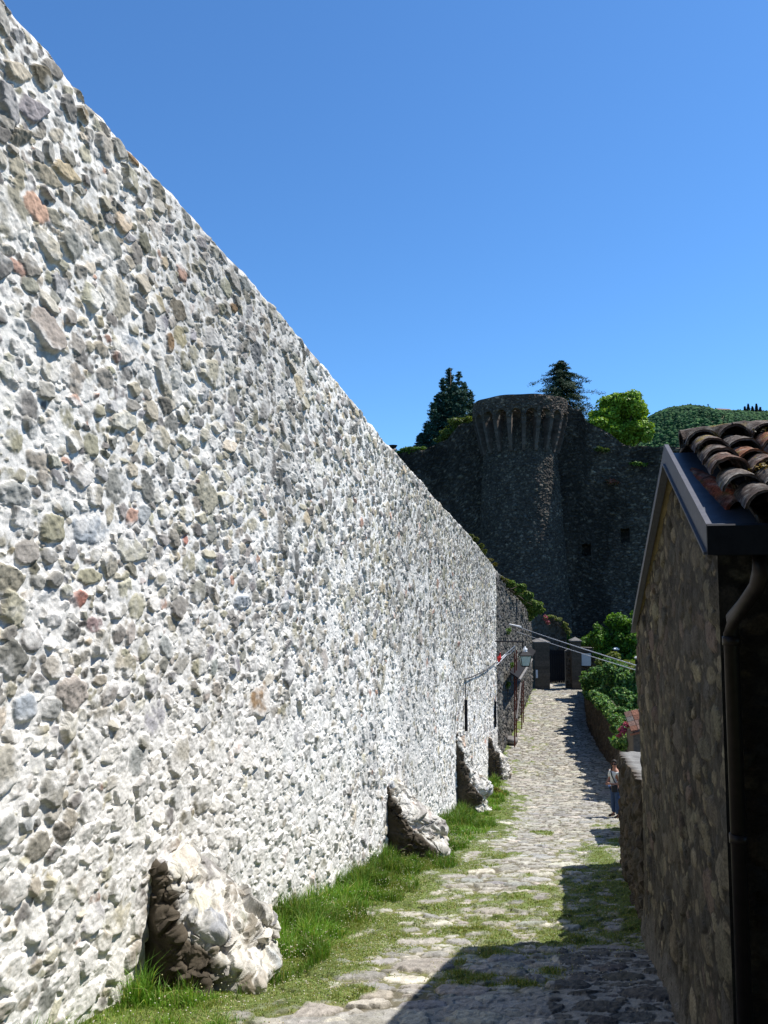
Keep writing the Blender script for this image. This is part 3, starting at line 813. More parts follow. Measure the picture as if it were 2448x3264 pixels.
# ------------------------------------------------------------------ trees behind the castle
def conifer(name, base, top, rad, seed, label, cols, w, droop=.15, dens=1.0, powr=.8, spiky=.25, nb=None, leaders=None):
    rng = np.random.default_rng(seed)
    base = np.array(base); H_ = top-base[2]
    e = empty(name, tuple(base)); tag(e, label, 'tree')
    mb = MB(); mb.tube([(0, 0, 0), (0, 0, H_*.5), (0, 0, H_*.98)], [.28, .16, .02], 8); mb.build('trunk', M_BARK, e, True)
    Cs, Ns = [], []; lm = MB()
    nb = nb or int(340*dens)
    jobs = [(0.0, 0.0, H_, rad, nb)] if leaders is None else [(l[0]-base[0], rng.normal(0, .9), l[1]-base[2], l[2], 250) for l in leaders]
    seq = [(j, i) for j in jobs for i in range(j[4])]
    for (ox, oy, H_, rad, _n), i in seq:
        t = rng.random()**.85
        t = .05+.95*t
        z = H_*t
        r = rad*((1-t)**powr)*rng.uniform(.65, 1.12)*(1+spiky*rng.normal())+.12
        r = max(r, .12)
        a = rng.random()*6.283
        tip = np.array([math.cos(a)*r, math.sin(a)*r, z-droop*r+rng.normal(0, .1)+ .25*r*(t > .6)])
        st = np.array([ox, oy, z]); tip = tip+np.array([ox, oy, 0])
        if i % 3 == 0: lm.tube([st, (st+tip)/2+np.array([0, 0, .1*r]), tip], [.05, .03, .008], 4)
        n = int(34+r*46)
        s = rng.random(n)**.7
        P = st+(tip-st)*s[:, None]+np.array([0, 0, 1])*(.12*r*np.sin(s*3.14))[:, None]
        sw = .08+.16*r*(1-s*.7)
        P += rng.normal(0, 1, (n, 3))*sw[:, None]*np.array([.7, .7, .32])
        Cs.append(P); Ns.append(np.tile((tip-st)/np.linalg.norm(tip-st)*.5+np.array([0, 0, .8]), (n, 1)))
    if leaders:
        for j in jobs[1:]: mb = MB(); lm.tube([(j[0]*.2, 0, 1), (j[0]*.8, j[1], j[2]*.4), (j[0], j[1], j[2]*.97)], [.12, .08, .01], 6)
    C_ = np.concatenate(Cs); Nn = np.concatenate(Ns)
    V, F, cc = leafmesh(C_, Nn, .26, leafcol(len(C_), cols, w, rng), rng, .3, .1)
    mesh_np('crown', V, F, M_NEEDLE, cc, e)
    lm.build('branches', M_BARK, e)
def at(x, y, Y): return tuple(atY(x, y, Y))
# left blue-green conifer with several upright leaders
lead = []
for (x, y, r_) in [(1436,1163,1.5),(1458,1200,1.4),(1481,1222,1.5),(1497,1250,1.3),(1412,1212,1.4),(1395,1258,1.4),(1378,1300,1.3),(1446,1225,1.8),(1425,1265,1.7),(1465,1262,1.6),(1360,1352,1.2)]:
    p = atY(x, y, 95); lead.append((p[0], p[2], r_*1.3))
b0 = (lead[0][0], 95, 9.0)
conifer('conifer_tree', b0, lead[0][1], 1.5, 3, 'tall dense blue-green conifer with several spiked tops, left of the tower', [(.03,.075,.055),(.045,.11,.075),(.065,.15,.11),(.018,.045,.032)], [3,3,2,1.5], -.5, 1, .6, .2, leaders=lead)
p = atY(1325, 1385, 93)
conifer('conifer_tree', (p[0]+.6, 93, 9), p[2], 2.2, 6, 'low dark conifer at the left foot of the big blue-green one', [(.02,.055,.04),(.035,.08,.05)], [3,2], -.1, 1.2, .8, .3)
p = atY(1789, 1150, 96)
conifer('spruce_tree', (p[0], 96, 9), p[2], 7.6, 8, 'dark spruce with drooping layered branches rising behind the tower', [(.016,.04,.018),(.028,.06,.025),(.04,.08,.035)], [3,3,1.2], .22, 1.6, .72, .32, nb=560)
# broad-leaved tree
rng = np.random.default_rng(12)
cen = atY(1985, 1345, 90)
bl = []
for i in range(30):
    d = rng.normal(0, 1, 3); d /= np.linalg.norm(d); rr = rng.uniform(.2, .85)
    bl.append((cen[0]-.1+d[0]*4.1*rr, 90+d[1]*3.3*rr, cen[2]+d[2]*3.4*rr-.3, *(np.array([1.75, 1.75, 1.5])*rng.uniform(.75, 1.2))))
tb = np.array([cen[0], 90, 9.0])
stems = [[tb, tb+np.array([.1, 0, 3]), tb+np.array([0, .1, cen[2]-9]), [.35, .28, .12]]]
for i in range(9):
    b_ = np.array(bl[i][:3]); stems.append([tb+np.array([0, 0, 3.2]), (tb+np.array([0, 0, 3.5])+b_)/2+rng.normal(0, .3, 3), b_, [.16, .09, .03]])
def tree_from(name, bl, per, size, cols, w, seed, label, stems):
    e = plant(name, bl, per, size, cols, w, seed, label, 'tree', None, M_LEAF, stems, thick=.7, asp=.75, part='crown', cut=.30, split=4)
    for c in e.children:
        if c.name.startswith('stem'): c.name = 'trunk'
tree_from('maple_tree', bl, 52000, .32, [(.20,.34,.03),(.28,.43,.05),(.13,.24,.02),(.08,.15,.015)], [3,2.5,2.5,1.2], 77, 'bright yellow-green broadleaf tree above the curtain wall, right of the tower', stems)
# shrubs on the castle wall
c = atY(1455, 1362, 80)
plant('wall_shrub', [(c[0]+.3, 81, c[2]+.5, 1.3, 1, .9), (c[0]-.8, 81, c[2]-.5, 1.1, 1, .9), (c[0]+1.2, 81, c[2]+.6, .9, 1, .7), (c[0]-1.5, 81, c[2]-1.2, .8, .8, .6)], 5200, .26, [(.10,.14,.02),(.14,.18,.03),(.07,.10,.02)], [2,2,2], 21,
      'olive green shrub on the castle wall top, at the foot of the blue-green conifers', 'shrub')
c = atY(1312, 1433, 79)
plant('wall_shrub', [(c[0], 79.6, c[2]-.1, 1.5, 1.1, .62), (c[0]-.5, 79.6, c[2]-.3, 1.4, 1, .5), (c[0]+.8, 79.6, c[2]-.3, 1.1, 1, .5)], 4500, .22, [(.08,.17,.02),(.05,.1,.015),(.12,.2,.03)], [2,2,1], 22,
      'low rounded green shrub on the wall crest just right of the white wall', 'shrub')
for (x, y, lb, sd, cols) in [(2030, 1478, 'sprig of pale green leaves sprouting high on the castle wall beside the gable', 23, GREEN),
                             (1945, 1535, 'faded reddish plant growing out of the castle wall face', 24, [(.2,.07,.05),(.25,.1,.08),(.1,.09,.03)]),
                             (1911, 1432, 'dim green tuft rooted in the castle wall below its stepped top', 25, [(.06,.1,.02),(.1,.14,.03)])]:
    c = atY(x, y, YR(x)-.5)
    plant('wall_plant', [(c[0], c[1], c[2], .7, .35, .35), (c[0]+.5, c[1], c[2]-.1, .6, .3, .3)], 300, .26, cols, [1]*len(cols), sd, lb, 'plant')
print('trees', time.time()-T0)

# ------------------------------------------------------------------ hill
hx = np.linspace(-300, 1300, 170); hy = np.linspace(500, 1500, 90)
crest_px = [(-2000,1500),(1000,1480),(1700,1440),(2000,1395),(2080,1330),(2110,1312),(2150,1298),(2190,1292),(2230,1299),(2270,1309),(2290,1311),(2330,1309),(2400,1316),(2448,1312),(2600,1300),(3400,1330)]
def crest(X, Y):
    xi = W0/2+F0*(X/Y)*1.02
    yi = np.interp(xi, [q[0] for q in crest_px], [q[1] for q in crest_px])
    return yi
def hillz(X, Y):
    yi = crest(X, np.full_like(X, 950.0))
    top = np.array([(SP+(H0/2-y)/F0*CP)/(CP-(H0/2-y)/F0*SP) for y in yi.ravel()]).reshape(X.shape)*950.0-6
    s = smooth(Y, 500, 950)*(1-.4*smooth(Y, 950, 1500))
    P = np.stack([X.ravel(), Y.ravel(), X.ravel()*0], 1)
    return -32+(top+32)*s+(fbm(P, 120, 3, 5).reshape(X.shape)-.5)*22*s*(1-smooth(Y, 850, 950))
HX, HY = np.meshgrid(hx, hy, indexing='ij')
hz = hillz(HX, HY)
hill = mesh_np('hill', np.stack([HX, HY, hz], -1).reshape(-1, 3), gridF(len(hx), len(hy)), M_SOIL, smooth=True); tag(hill, kind='structure')
rng = np.random.default_rng(55)
N = 30000
X = rng.uniform(180, 560, N); Y = rng.uniform(560, 1010, N)
k = (X/Y > .27) & (X/Y < .60) & (hillz(X, Y) > 30); X, Y = X[k], Y[k]; n = len(X)
Z = hillz(X, Y)
SV, SF = ICO[1]
r = rng.uniform(1.1, 2.8, n)
V = SV[None]*np.stack([r, r, r*rng.uniform(.8, 1.3, n)], 1)[:, None]
V = V*(1+.55*(rng.random((n, len(SV), 1))-.5))
V = (V+np.stack([X, Y, Z+r*.35], 1)[:, None]).reshape(-1, 3)
F = (SF[None]+(np.arange(n)*len(SV))[:, None, None]).reshape(-1, 3)
c = leafcol(n, [(.035,.085,.03),(.05,.11,.035),(.022,.06,.025),(.065,.12,.038)], [3,2,2,1], rng, .15)
wood = mesh_np('forest', V, F, mat_attr('forest_canopy', 1, .6, .5, .8, 1.0, n2=.1), np.repeat(c, len(SV), 0)); tag(wood, 'dense green woodland covering the distant hill', 'forest', kind='stuff')
# dark firs, house and mast on the crest
def hillpt(x, y, Y): q = atY(x, y, Y); return q
firg = 'dark firs on the hill crest'
for i, (x, hgt) in enumerate([(2375,17),(2386,20),(2399,17),(2412,20),(2424,16),(2443,12)]):
    q = atY(x, 1322, 930)
    rg = np.random.default_rng(600+i)
    e = empty('fir_tree', (q[0], 930, q[2]-6))
    tag(e, ['leftmost dark fir in the row on the hill crest','second dark fir from the left on the hill crest','third dark fir from the left on the hill crest','tallest dark fir at the middle of the crest row','fifth dark fir from the left on the hill crest','lone small fir at the right edge of the crest'][i], 'tree', firg)
    V = []; n_ = 900
    t = rg.random(n_)**.8; a = rg.random(n_)*6.28; rad = 3.6*(1-t)*rg.uniform(.4, 1.1, n_)+.3
    C_ = np.stack([np.cos(a)*rad, np.sin(a)*rad, 2+t*(hgt-3)], 1)
    V, F, cc = leafmesh(C_, np.tile([0, 0, 1.0], (n_, 1)), 2.0, leafcol(n_, [(.012,.028,.018),(.02,.04,.025)], [1, 1], rg), rg, .5)
    mesh_np('crown', V, F, M_NEEDLE, cc, e)
    mb = MB(); mb.tube([(0, 0, -3), (0, 0, hgt*.9)], [.5, .1], 6); mb.build('trunk', M_BARK, e)
q = atY(2303, 1318, 935)
hs = empty('farmhouse', (q[0], 935, q[2]-4), R(12)); tag(hs, 'tiny pale farmhouse among trees on the distant hill crest', 'house')
mb = MB(); mb.box((-9, -4, 0), (9, 4, 7.5), (.4, .36, .3)); mb.build('wall', M_CAP, hs)
mb = MB(); mb.add([(-9.6,-4.6,7.5),(9.6,-4.6,7.5),(9.6,4.6,7.5),(-9.6,4.6,7.5),(-9.6,0,10),(9.6,0,10)], [(0,1,5,4),(2,3,4,5),(0,4,3),(1,2,5),(0,3,2,1)], (.2,.15,.12)); mb.build('roof', M_TILE, hs)
for wx in (-6, -2, 2, 6):
    mb = MB(); mb.box((wx-.6, -4.06, 3), (wx+.6, -4.0, 5)); mb.build('window', M_BLACK, hs)
q = atY(2259, 1312, 930)
ms = empty('radio_mast', (q[0], 930, q[2]-5)); tag(ms, 'slim antenna mast standing on the hill skyline', 'mast')
mb = MB(); mb.tube([(0, 0, 0), (0, 0, 14)], [.5, .3], 6); mb.build('pole', M_IRON, ms)
mb = MB(); mb.box((-2.2, -.3, 10.5), (2.2, .3, 11.2)); mb.box((-1.2, -.4, 12.2), (-.3, .4, 14)); mb.box((.4, -.4, 8.3), (1.5, .4, 10)); mb.build('antenna', M_IRON, ms)
print('hill', time.time()-T0)

# ------------------------------------------------------------------ gable house on the right
CG, CV = .84, .69
def LN(p, s, z):   # helper: lane plane offset p and distance s
    return L(p, s, z)
apex = onlane(1435*1.4756, 960*1.4756, CV); near = onlane(2250.6, 1670, CV); farv = onlane(1365*1.4756, 1340*1.4756, CV)
gb = onlane(1394*1.4756, 1971*1.4756, CG)
gn_ = onlane(1549*1.4756, 1185*1.4756, CG)
print('house apex', apex, 'near', near, 'far', farv, 'base far', gb, 'wall near', gn_, 'ground there', g(gb[1]))
HY0, HY1 = gn_[1], 10.55
house = empty('stone_house', tuple(L(CG, HY0, g(HY0)))); tag(house, 'stone gable house on the right with mossy clay tiles and dark metal verge', 'house')
HO = np.array(house.location)
slopeN = (apex[2]-near[2])/(apex[1]-near[1]); slopeF = (apex[2]-farv[2])/(farv[1]-apex[1])
print('slopes', slopeN, slopeF)
def roofz(Y):
    Y = np.asarray(Y, float)
    return np.where(Y < apex[1], apex[2]-(apex[1]-Y)*slopeN, apex[2]-(Y-apex[1])*slopeF)
housepal = pal([(.17,.145,.10),(.11,.095,.075),(.24,.20,.13),(.09,.082,.07),(.28,.235,.155),(.15,.11,.085)], [4,3,3,2,1.2,1.5], .2)
MH = masonry(7.5, 8, .012, [(.13,.2,500),(.08,.13,1800),(.05,.08,3500),(.028,.05,4000)], (.4,.8,.2), 51, relief=.045, mort_amp=.012, palette=housepal, gap=.9, mort_lvl=.01, rough=.007)
nu, nv = 420, 480
Ys = np.linspace(HY0, HY1, nu); t = np.linspace(0, 1, nv)
zt = roofz(Ys)-.145; zb = g(Ys)-.4
Z = zb[:, None]+(zt-zb)[:, None]*t
U = (Ys-HY0)[:, None]*NRM+0*Z
H = sample(MH['H'], .012, U, Z+6); m = sample(MH['M'], .012, U, Z+6)[..., None]; C_ = sample(MH['C'], .012, U, Z+6)
P3 = np.stack([U.ravel(), Z.ravel(), 0*U.ravel()], 1)
C_ = C_*m+np.array([.055, .045, .033])*(.75+.5*fbm(P3, .4, 3, 3).reshape(H.shape)[..., None])*(1-m)
rr_ = smooth(fbm(P3*np.array([1, .7, 1]), .55, 4, 19).reshape(H.shape), .44, .56)
C_ = C_*(1-.3*rr_[..., None])+np.array([.135, .115, .085])*(.4+1.2*fbm(P3, .05, 3, 29).reshape(H.shape)[..., None])*.3*rr_[..., None]
H = H*(.75-.3*rr_)+.01*rr_+(fbm(P3, 1.2, 2, 9).reshape(H.shape)-.5)*.07
H = H*smooth(Ys-HY0, 0, .1)[:, None]
H = H+.05*(1-smooth(Z-g(Ys)[:, None], 0, .9))**2       # swollen foot of the wall
skirt = (1-smooth(Z-g(Ys)[:, None]+(fbm(P3, .5, 3, 13).reshape(H.shape)-.5)*.6, .2, .5))[..., None]
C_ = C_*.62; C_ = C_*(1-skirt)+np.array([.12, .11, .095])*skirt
X = CG-.078*(Ys[:, None]-HY0)/(HY1-HY0)+K*Ys[:, None]-H/NRM; Yw = Ys[:, None]+H*K/NRM
V = np.stack([X, Yw, Z], -1).reshape(-1, 3)-HO
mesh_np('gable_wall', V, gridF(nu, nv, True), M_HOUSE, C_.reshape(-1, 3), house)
# eave wall facing the camera
def E(s, q, z):   # s = metres to the right of the gable along the eave, q metres beyond HY0
    base = L(CG, HY0, z)
    return base+np.array([1, -K, 0])/NRM*s+np.array([K, 1, 0])/NRM*q
nu2, nv2 = 200, 240
S = np.linspace(0, 4.2, nu2)
zt2 = float(roofz(HY0))-.22; Z2 = np.linspace(g(HY0)-.8, zt2, nv2)
SS, ZZ2 = np.meshgrid(S, Z2, indexing='ij')
H2 = sample(MH['H'], .012, SS+2.2, ZZ2+6.5)*smooth(SS, 0, .12); m2 = sample(MH['M'], .012, SS+2.2, ZZ2+6.5)[..., None]; C2 = sample(MH['C'], .012, SS+2.2, ZZ2+6.5)
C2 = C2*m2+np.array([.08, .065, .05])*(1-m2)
bx = np.array([1, -K])/NRM; by = np.array([K, 1])/NRM
V = np.stack([L(CG, HY0, 0)[0]+bx[0]*SS-by[0]*H2, L(CG, HY0, 0)[1]+bx[1]*SS-by[1]*H2, ZZ2], -1).reshape(-1, 3)-HO
mesh_np('front_wall', V, gridF(nu2, nv2), M_HOUSE, C2.reshape(-1, 3)*.13, house)  # same stone darkened far below the gable side, shade put into the colour
# back and far walls, plain closing faces
mb = MB()
q0, q1 = .05, (HY1-HY0)*NRM-.05
for (sa, qa, sb, qb) in ((0.05, q1, 4.2, q1), (4.2, q1, 4.2, q0)):
    zc = (roofz(HY1)-.25) if qa == qb else (roofz(HY0)-.25)
    a, b_ = E(sa, qa, 0), E(sb, qb, 0)
    mb.add([(a[0],a[1],g(HY1)-.5),(b_[0],b_[1],g(HY1)-.5),(b_[0],b_[1],zc),(a[0],a[1],zc)]-HO, [(0,1,2,3)], (.16,.13,.1))
mb.build('rear_wall', M_HOUSE, house)
# roof deck (soffit shows under the verge)
vs = (CG-CV)/NRM*1.0      # overhang
def RP(s, Y, dz):         # s = metres right of verge plane along the eave direction ; Y at verge plane
    p = L(CV, Y, 0); z = float(roofz(Y))+dz
    return np.array([p[0]+s/NRM, p[1]-K*s/NRM, z])
mb = MB()
for (Ya, Yb) in ((near[1]+.03, apex[1]), (apex[1], farv[1])):
    mb.hexa([RP(.03, Ya, -.145)-HO, RP(4.4, Ya, -.145)-HO, RP(4.4, Yb, -.145)-HO, RP(.03, Yb, -.145)-HO,
             RP(.03, Ya, -.09)-HO, RP(4.4, Ya, -.09)-HO, RP(4.4, Yb, -.09)-HO, RP(.03, Yb, -.09)-HO])
mb.build('soffit', M_PLAST, house)
# metal verge board with folded lip + gutter sheet
mb = MB(); g2 = MB()
for (Ya, Yb) in ((near[1], apex[1]), (apex[1], farv[1])):
    mb.hexa([RP(0, Ya, -.15)-HO, RP(.03, Ya, -.15)-HO, RP(.03, Yb, -.15)-HO, RP(0, Yb, -.15)-HO,
             RP(0, Ya, -.0)-HO, RP(.03, Ya, -.0)-HO, RP(.03, Yb, -.0)-HO, RP(0, Yb, -.0)-HO])
    mb.hexa([RP(-.018, Ya, -.165)-HO, RP(.04, Ya, -.165)-HO, RP(.04, Yb, -.165)-HO, RP(-.018, Yb, -.165)-HO,
             RP(-.018, Ya, -.15)-HO, RP(.04, Ya, -.15)-HO, RP(.04, Yb, -.15)-HO, RP(-.018, Yb, -.15)-HO], (.4,.4,.4))
    g2.hexa([RP(.032, Ya+.01, -.088)-HO, RP(.42, Ya+.01, -.088)-HO, RP(.42, Yb, -.088)-HO, RP(.032, Yb, -.088)-HO,
             RP(.032, Ya+.01, -.07)-HO, RP(.42, Ya+.01, -.07)-HO, RP(.42, Yb, -.07)-HO, RP(.032, Yb, -.07)-HO])
mb.build('verge_board', M_METAL, house); g2.build('flashing', M_GUT, house)
# eave gutter / fascia
mb = MB()
mb.hexa([RP(0.0, near[1]-.004, -.155)-HO, RP(4.4, near[1]-.004, -.155)-HO, RP(4.4, near[1]-.03, -.155)-HO, RP(0.0, near[1]-.03, -.155)-HO,
         RP(0.0, near[1]-.004, .0)-HO, RP(4.4, near[1]-.004, .0)-HO, RP(4.4, near[1]-.03, .0)-HO, RP(0.0, near[1]-.03, .0)-HO])
mb.hexa([RP(0.03, near[1]+.0, -.17)-HO, RP(4.4, near[1]+.0, -.17)-HO, RP(4.4, near[1]+.14, -.17)-HO, RP(0.03, near[1]+.14, -.17)-HO,
         RP(0.03, near[1]+.0, -.157)-HO, RP(4.4, near[1]+.0, -.157)-HO, RP(4.4, near[1]+.14, -.157)-HO, RP(0.03, near[1]+.14, -.157)-HO])
mb.build('fascia', M_BLACK, house)
# downpipe
pu = atY(1640*1.4756, 1190*1.4756, near[1]+.02); pl0 = atY(1640*1.4756, 1262*1.4756, near[1]+.1)
pl1 = atY(1584*1.4756, 1500*1.4756, HY0-.12); lowz = g(HY0)-.6
ctr = [pu, pu*.0+np.array([pu[0], pu[1]+.02, pl0[2]])]
x1, y1 = pl1[0], pl1[1]
zb1 = atY(1580*1.4756, 1345*1.4756, y1)[2]
mid = np.array([(pu[0]+x1)/2, (pu[1]+y1)/2, (pl0[2]+zb1)/2])
pts = [pu, np.array([pu[0], pu[1], pl0[2]+.06]), np.array([pu[0]*.9+x1*.1, pu[1]*.9+y1*.1, pl0[2]-.01]), mid, np.array([pu[0]*.1+x1*.9, pu[1]*.1+y1*.9, zb1+.03]), np.array([x1, y1, zb1-.06]), np.array([x1, y1, lowz])]
mb = MB(); mb.tube([p_-HO for p_ in pts], .042, 16)
for z_ in (zb1-.08, zb1-1.2, zb1-2.4):
    mb.tube([np.array([x1, y1, z_])-HO, np.array([x1, y1, z_-.05])-HO], .05, 16)
mb.build('downpipe', M_PIPE, house, True)
# coppo tiles
def barrel(mb, p0, p1, r0, r1, up, col, arc=math.pi, n=12, th=.016, flip=1, seed=0, m=14):
    p0 = np.array(p0, float); p1 = np.array(p1, float)
    t = p1-p0; t /= np.linalg.norm(t); side = np.cross(t, up); side /= np.linalg.norm(side); upn = np.cross(side, t)
    V = []
    for ring in (0, 1):
        for k_ in range(m+1):
            q = k_/m; p = p0+(p1-p0)*q; r = (r0+(r1-r0)*q)-ring*th
            for j in range(n+1):
                a = math.pi/2-arc/2+arc*j/n
                V.append(p+side*math.cos(a)*r+upn*math.sin(a)*r*flip)
    V = np.array(V)
    V += ((fbm(V, .04, 3, seed)-.5)*.026)[:, None]*upn
    w = n+1; F = []
    for ring in (0, 1):
        o_ = ring*(m+1)*w
        for k_ in range(m):
            for j in range(n):
                f = (o_+k_*w+j, o_+k_*w+j+1, o_+(k_+1)*w+j+1, o_+(k_+1)*w+j)
                F.append(f if (ring == 0) == (flip > 0) else f[::-1])
    o_ = (m+1)*w
    for k_ in (0, m):
        for j in range(n): F.append((k_*w+j, k_*w+j+1, o_+k_*w+j+1, o_+k_*w+j))
    for j in (0, n):
        for k_ in range(m): F.append((k_*w+j, (k_+1)*w+j, o_+(k_+1)*w+j, o_+k_*w+j))
    # lichen patches in the clay
    c = np.tile(np.array(col), (len(V), 1))
    li = smooth(fbm(V, .06, 3, seed+3), .5, .62)[:, None]; lt = smooth(fbm(V, .035, 3, seed+8), .5, .64)[:, None]; ye = smooth(fbm(V, .09, 2, 7), .68, .75)[:, None]
    c = c*(1-li*.75)+np.array([.06, .052, .047])*li*.75
    c = c*(1-lt*.55)+np.array([.27, .26, .235])*lt*.55
    c = c*(1-ye*.6)+np.array([.25, .19, .04])*ye*.6
    mb.add(V-HO, F, c)
rng = np.random.default_rng(8)
clay = [(.13,.08,.062),(.10,.072,.06),(.08,.062,.054),(.21,.095,.055),(.10,.085,.075),(.065,.053,.047),(.12,.10,.088)]
mb = MB()
upv = np.array([0, 0, 1.0])
for side_ in (0, 1):
    Ya, Yb = (near[1]+.02, apex[1]) if side_ == 0 else (farv[1]-.02, apex[1])
    sl = abs(Yb-Ya)*math.hypot(1, slopeN)*NRM; nrow = int(sl/.345)+1
    for j in range(0, 17 if side_ == 0 else 4):
        s0 = .235+j*.225
        for i in range(nrow):
            # cover tile: lower end wide
            f0 = i*.345/sl; f1 = min((i*.345+.47)/sl, 1.02)
            if f0 > .97: continue
            Y_0 = Ya+(Yb-Ya)*f0; Y_1 = Ya+(Yb-Ya)*f1
            sd = int(rng.integers(1e6)); js = rng.normal(0, .012)
            lift = .025+rng.normal(0, .012)
            col = clay[rng.integers(len(clay))]
            if side_ == 0 and j == 0: js += [.10, .03][i] if i < 2 else 0
            barrel(mb, RP(s0+js, Y_0, lift+.045), RP(s0+js+rng.normal(0, .01), Y_1, lift+.0), .122, .095, upv, col, 2.9, 12, .016, 1, sd)
            if j > 0 or side_ == 1:
                pass
            barrel(mb, RP(s0+.112, Y_0, .05), RP(s0+.112, Y_1, .045), .10, .085, upv, col, 2.6, 8, .014, -1, sd+1, 4)
mb.build('roof_tiles', M_TILE, house, True)
mb = MB()
for i in range(11):
    s0 = .13+i*.37
    lift = .005+rng.normal(0, .01)
    a = RP(s0+.47, apex[1], lift+.04); b_ = RP(s0, apex[1], lift+.005 if i else lift-.03)
    barrel(mb, b_, a, .135 if i else .125, .11, upv, clay[rng.integers(len(clay))], 3.1, 14, .018, 1, 50+i)
mb.build('ridge_tiles', M_TILE, house, True)
# a slipped broken tile over the flashing and moss tufts
mb = MB()
barrel(mb, onlane(2195, 1520, CV+.13), onlane(2376, 1640, CV+.30), .085, .115, np.array([-.75, -.25, .6]), (.32, .085, .045), 2.3, 10, .02, 1, 91)
mb.build('slipped_tile', M_TILE, house)
mo = []
for (s, Yq, dz, n_, cl) in [(.72, apex[1]-.28, .12, 700, 0), (.98, apex[1]-1.0, .13, 420, 1), (.46, near[1]+.62, .13, 260, 2), (.62, near[1]+.8, .14, 200, 1), (1.3, apex[1]-.7, .13, 400, 0), (1.3, near[1]+.4, .13, 300, 0)]:
    c = RP(s, Yq, dz)-HO
    P = c+rng.normal(0, 1, (n_, 3))*np.array([.055, .055, .022])
    cols = [[(.07,.06,.02),(.05,.045,.02)], [(.28,.28,.2),(.16,.17,.08)], [(.3,.2,.04),(.2,.15,.05)]][cl]
    mo.append(leafmesh(P, np.tile([0, 0, 1.0], (n_, 1)), .022, leafcol(n_, cols, [1, 1], rng), rng, .7))
Vm, Fm, Cm, nn_ = [], [], [], 0
for V, F, c in mo: Vm.append(V); Fm.append(F+nn_); Cm.append(c); nn_ += len(V)
mesh_np('roof_moss', np.concatenate(Vm), np.concatenate(Fm), M_LEAF, np.concatenate(Cm), house)
print('house', time.time()-T0)

# ------------------------------------------------------------------ low wall after the gable
def right_wall(name, pts, zt, label, seed, thick=.6, M=None, mat=None, step_=.04, nz=110, capcol=(.2,.195,.18), mort=(.05,.04,.03), cols=None, capn=False, flipnorm=1):
    """wall along pts [(xp,Y)], face towards the lane (-X)"""
    W_ = np.array([L(a, b, 0) for a, b in pts])
    s = np.concatenate([[0], np.cumsum(np.hypot(np.diff(W_[:, 0]), np.diff(W_[:, 1])))])
    n = int(s[-1]/step_)+2; ss = np.linspace(0, s[-1], n)
    X = np.interp(ss, s, W_[:, 0]); Y = np.interp(ss, s, W_[:, 1]); Yl = np.interp(ss, s, [p[1] for p in pts])
    zs = np.interp(ss, s, zt)+(fbm(np.stack([ss, 0*ss, 0*ss], 1), .5, 3, seed)-.5)*.12
    zb = g(Yl)-.3
    t = np.linspace(0, 1, nz); Z = zb[:, None]+(zs-zb)[:, None]*t; U = ss[:, None]+0*Z
    H = sample(M['H'], M['res'], U % (M['nu']*M['res']-.2), Z+9.9); m = sample(M['M'], M['res'], U % (M['nu']*M['res']-.2), Z+9.9)[..., None]; C_ = sample(M['C'], M['res'], U % (M['nu']*M['res']-.2), Z+9.9)
    C_ = C_*m+np.array(mort)*(1-m)
    dx = np.gradient(X, ss); dy = np.gradient(Y, ss); ln = np.hypot(dx, dy); nx, ny = -dy/ln, dx/ln
    V = np.stack([X[:, None]+nx[:, None]*H, Y[:, None]+ny[:, None]*H, Z], -1).reshape(-1, 3)
    n0 = len(V); m_ = 14
    tt = np.linspace(0, 1, m_)[1:]
    caps = [np.stack([X-nx*thick*q, Y-ny*thick*q, zs+(fbm(np.stack([ss, ss*0+q*thick*2, ss*0], 1), .25, 3, seed+2)-.5)*.03], 1) for q in tt]
    bot = caps[-1].copy(); bot[:, 2] = zb
    V = np.concatenate([V]+caps+[bot]); i = np.arange(n-1)
    F = [gridF(n, nz, True)]
    prev = lambda k_: (i*nz+nz-1, (i+1)*nz+nz-1) if k_ == 0 else (n0+(k_-1)*n+i, n0+(k_-1)*n+i+1)
    for k_ in range(m_):
        a, b_ = prev(k_); F.append(np.stack([b_, a, n0+k_*n+i, n0+k_*n+i+1], 1))
    capc = np.tile(capcol, (n*m_, 1))*(.6+.8*fbm(V[n0:], .3, 3, seed+4)[:, None])
    for e in (0, n-1):
        F.append(np.array([[e*nz+j, e*nz+j+1, n0+(m_-1)*n+e] for j in range(nz-1)]))
        F.append(np.array([[e*nz+nz-1, n0+e, n0+(m_-1)*n+e]]+[[n0+k_*n+e, n0+(k_+1)*n+e, n0+(m_-1)*n+e] for k_ in range(m_-2)]))
    o = mesh_np(name, V, F, mat or M_DARKW, np.concatenate([C_.reshape(-1, 3), capc]))
    tag(o, label, 'wall'); return o
brownpal = pal([(.055,.043,.032),(.04,.034,.027),(.08,.062,.044),(.065,.056,.045)], [4,3,3,2], .22)
MR = masonry(16, 8, .025, [(.14,.24,700),(.09,.15,2500),(.05,.09,4000)], (.45,.85,.25), 61, relief=.06, mort_amp=.02, palette=brownpal, gap=.92, pres=.025, mort_lvl=.0, rough=.01)
CL = .76
lowtop = onlane(1338*1.4756, 1626*1.4756, CL)
print('low wall end', lowtop)
YL1 = lowtop[1] if 13 < lowtop[1] < 19 else 16.0
right_wall('garden_wall', [(CL, HY1+.02), (CL, YL1)], [lowtop[2]+.95, lowtop[2]], 'dark low stone wall with a sunlit flat grey top, beside the gable house', 71, thick=1.5, M=MR)
right_wall('garden_wall', [(1.3, 19.7), (1.3, 23)], [-4.6, -4.85], 'short low wall piece hidden in shade beyond the gap', 72, thick=1.0, M=MR)
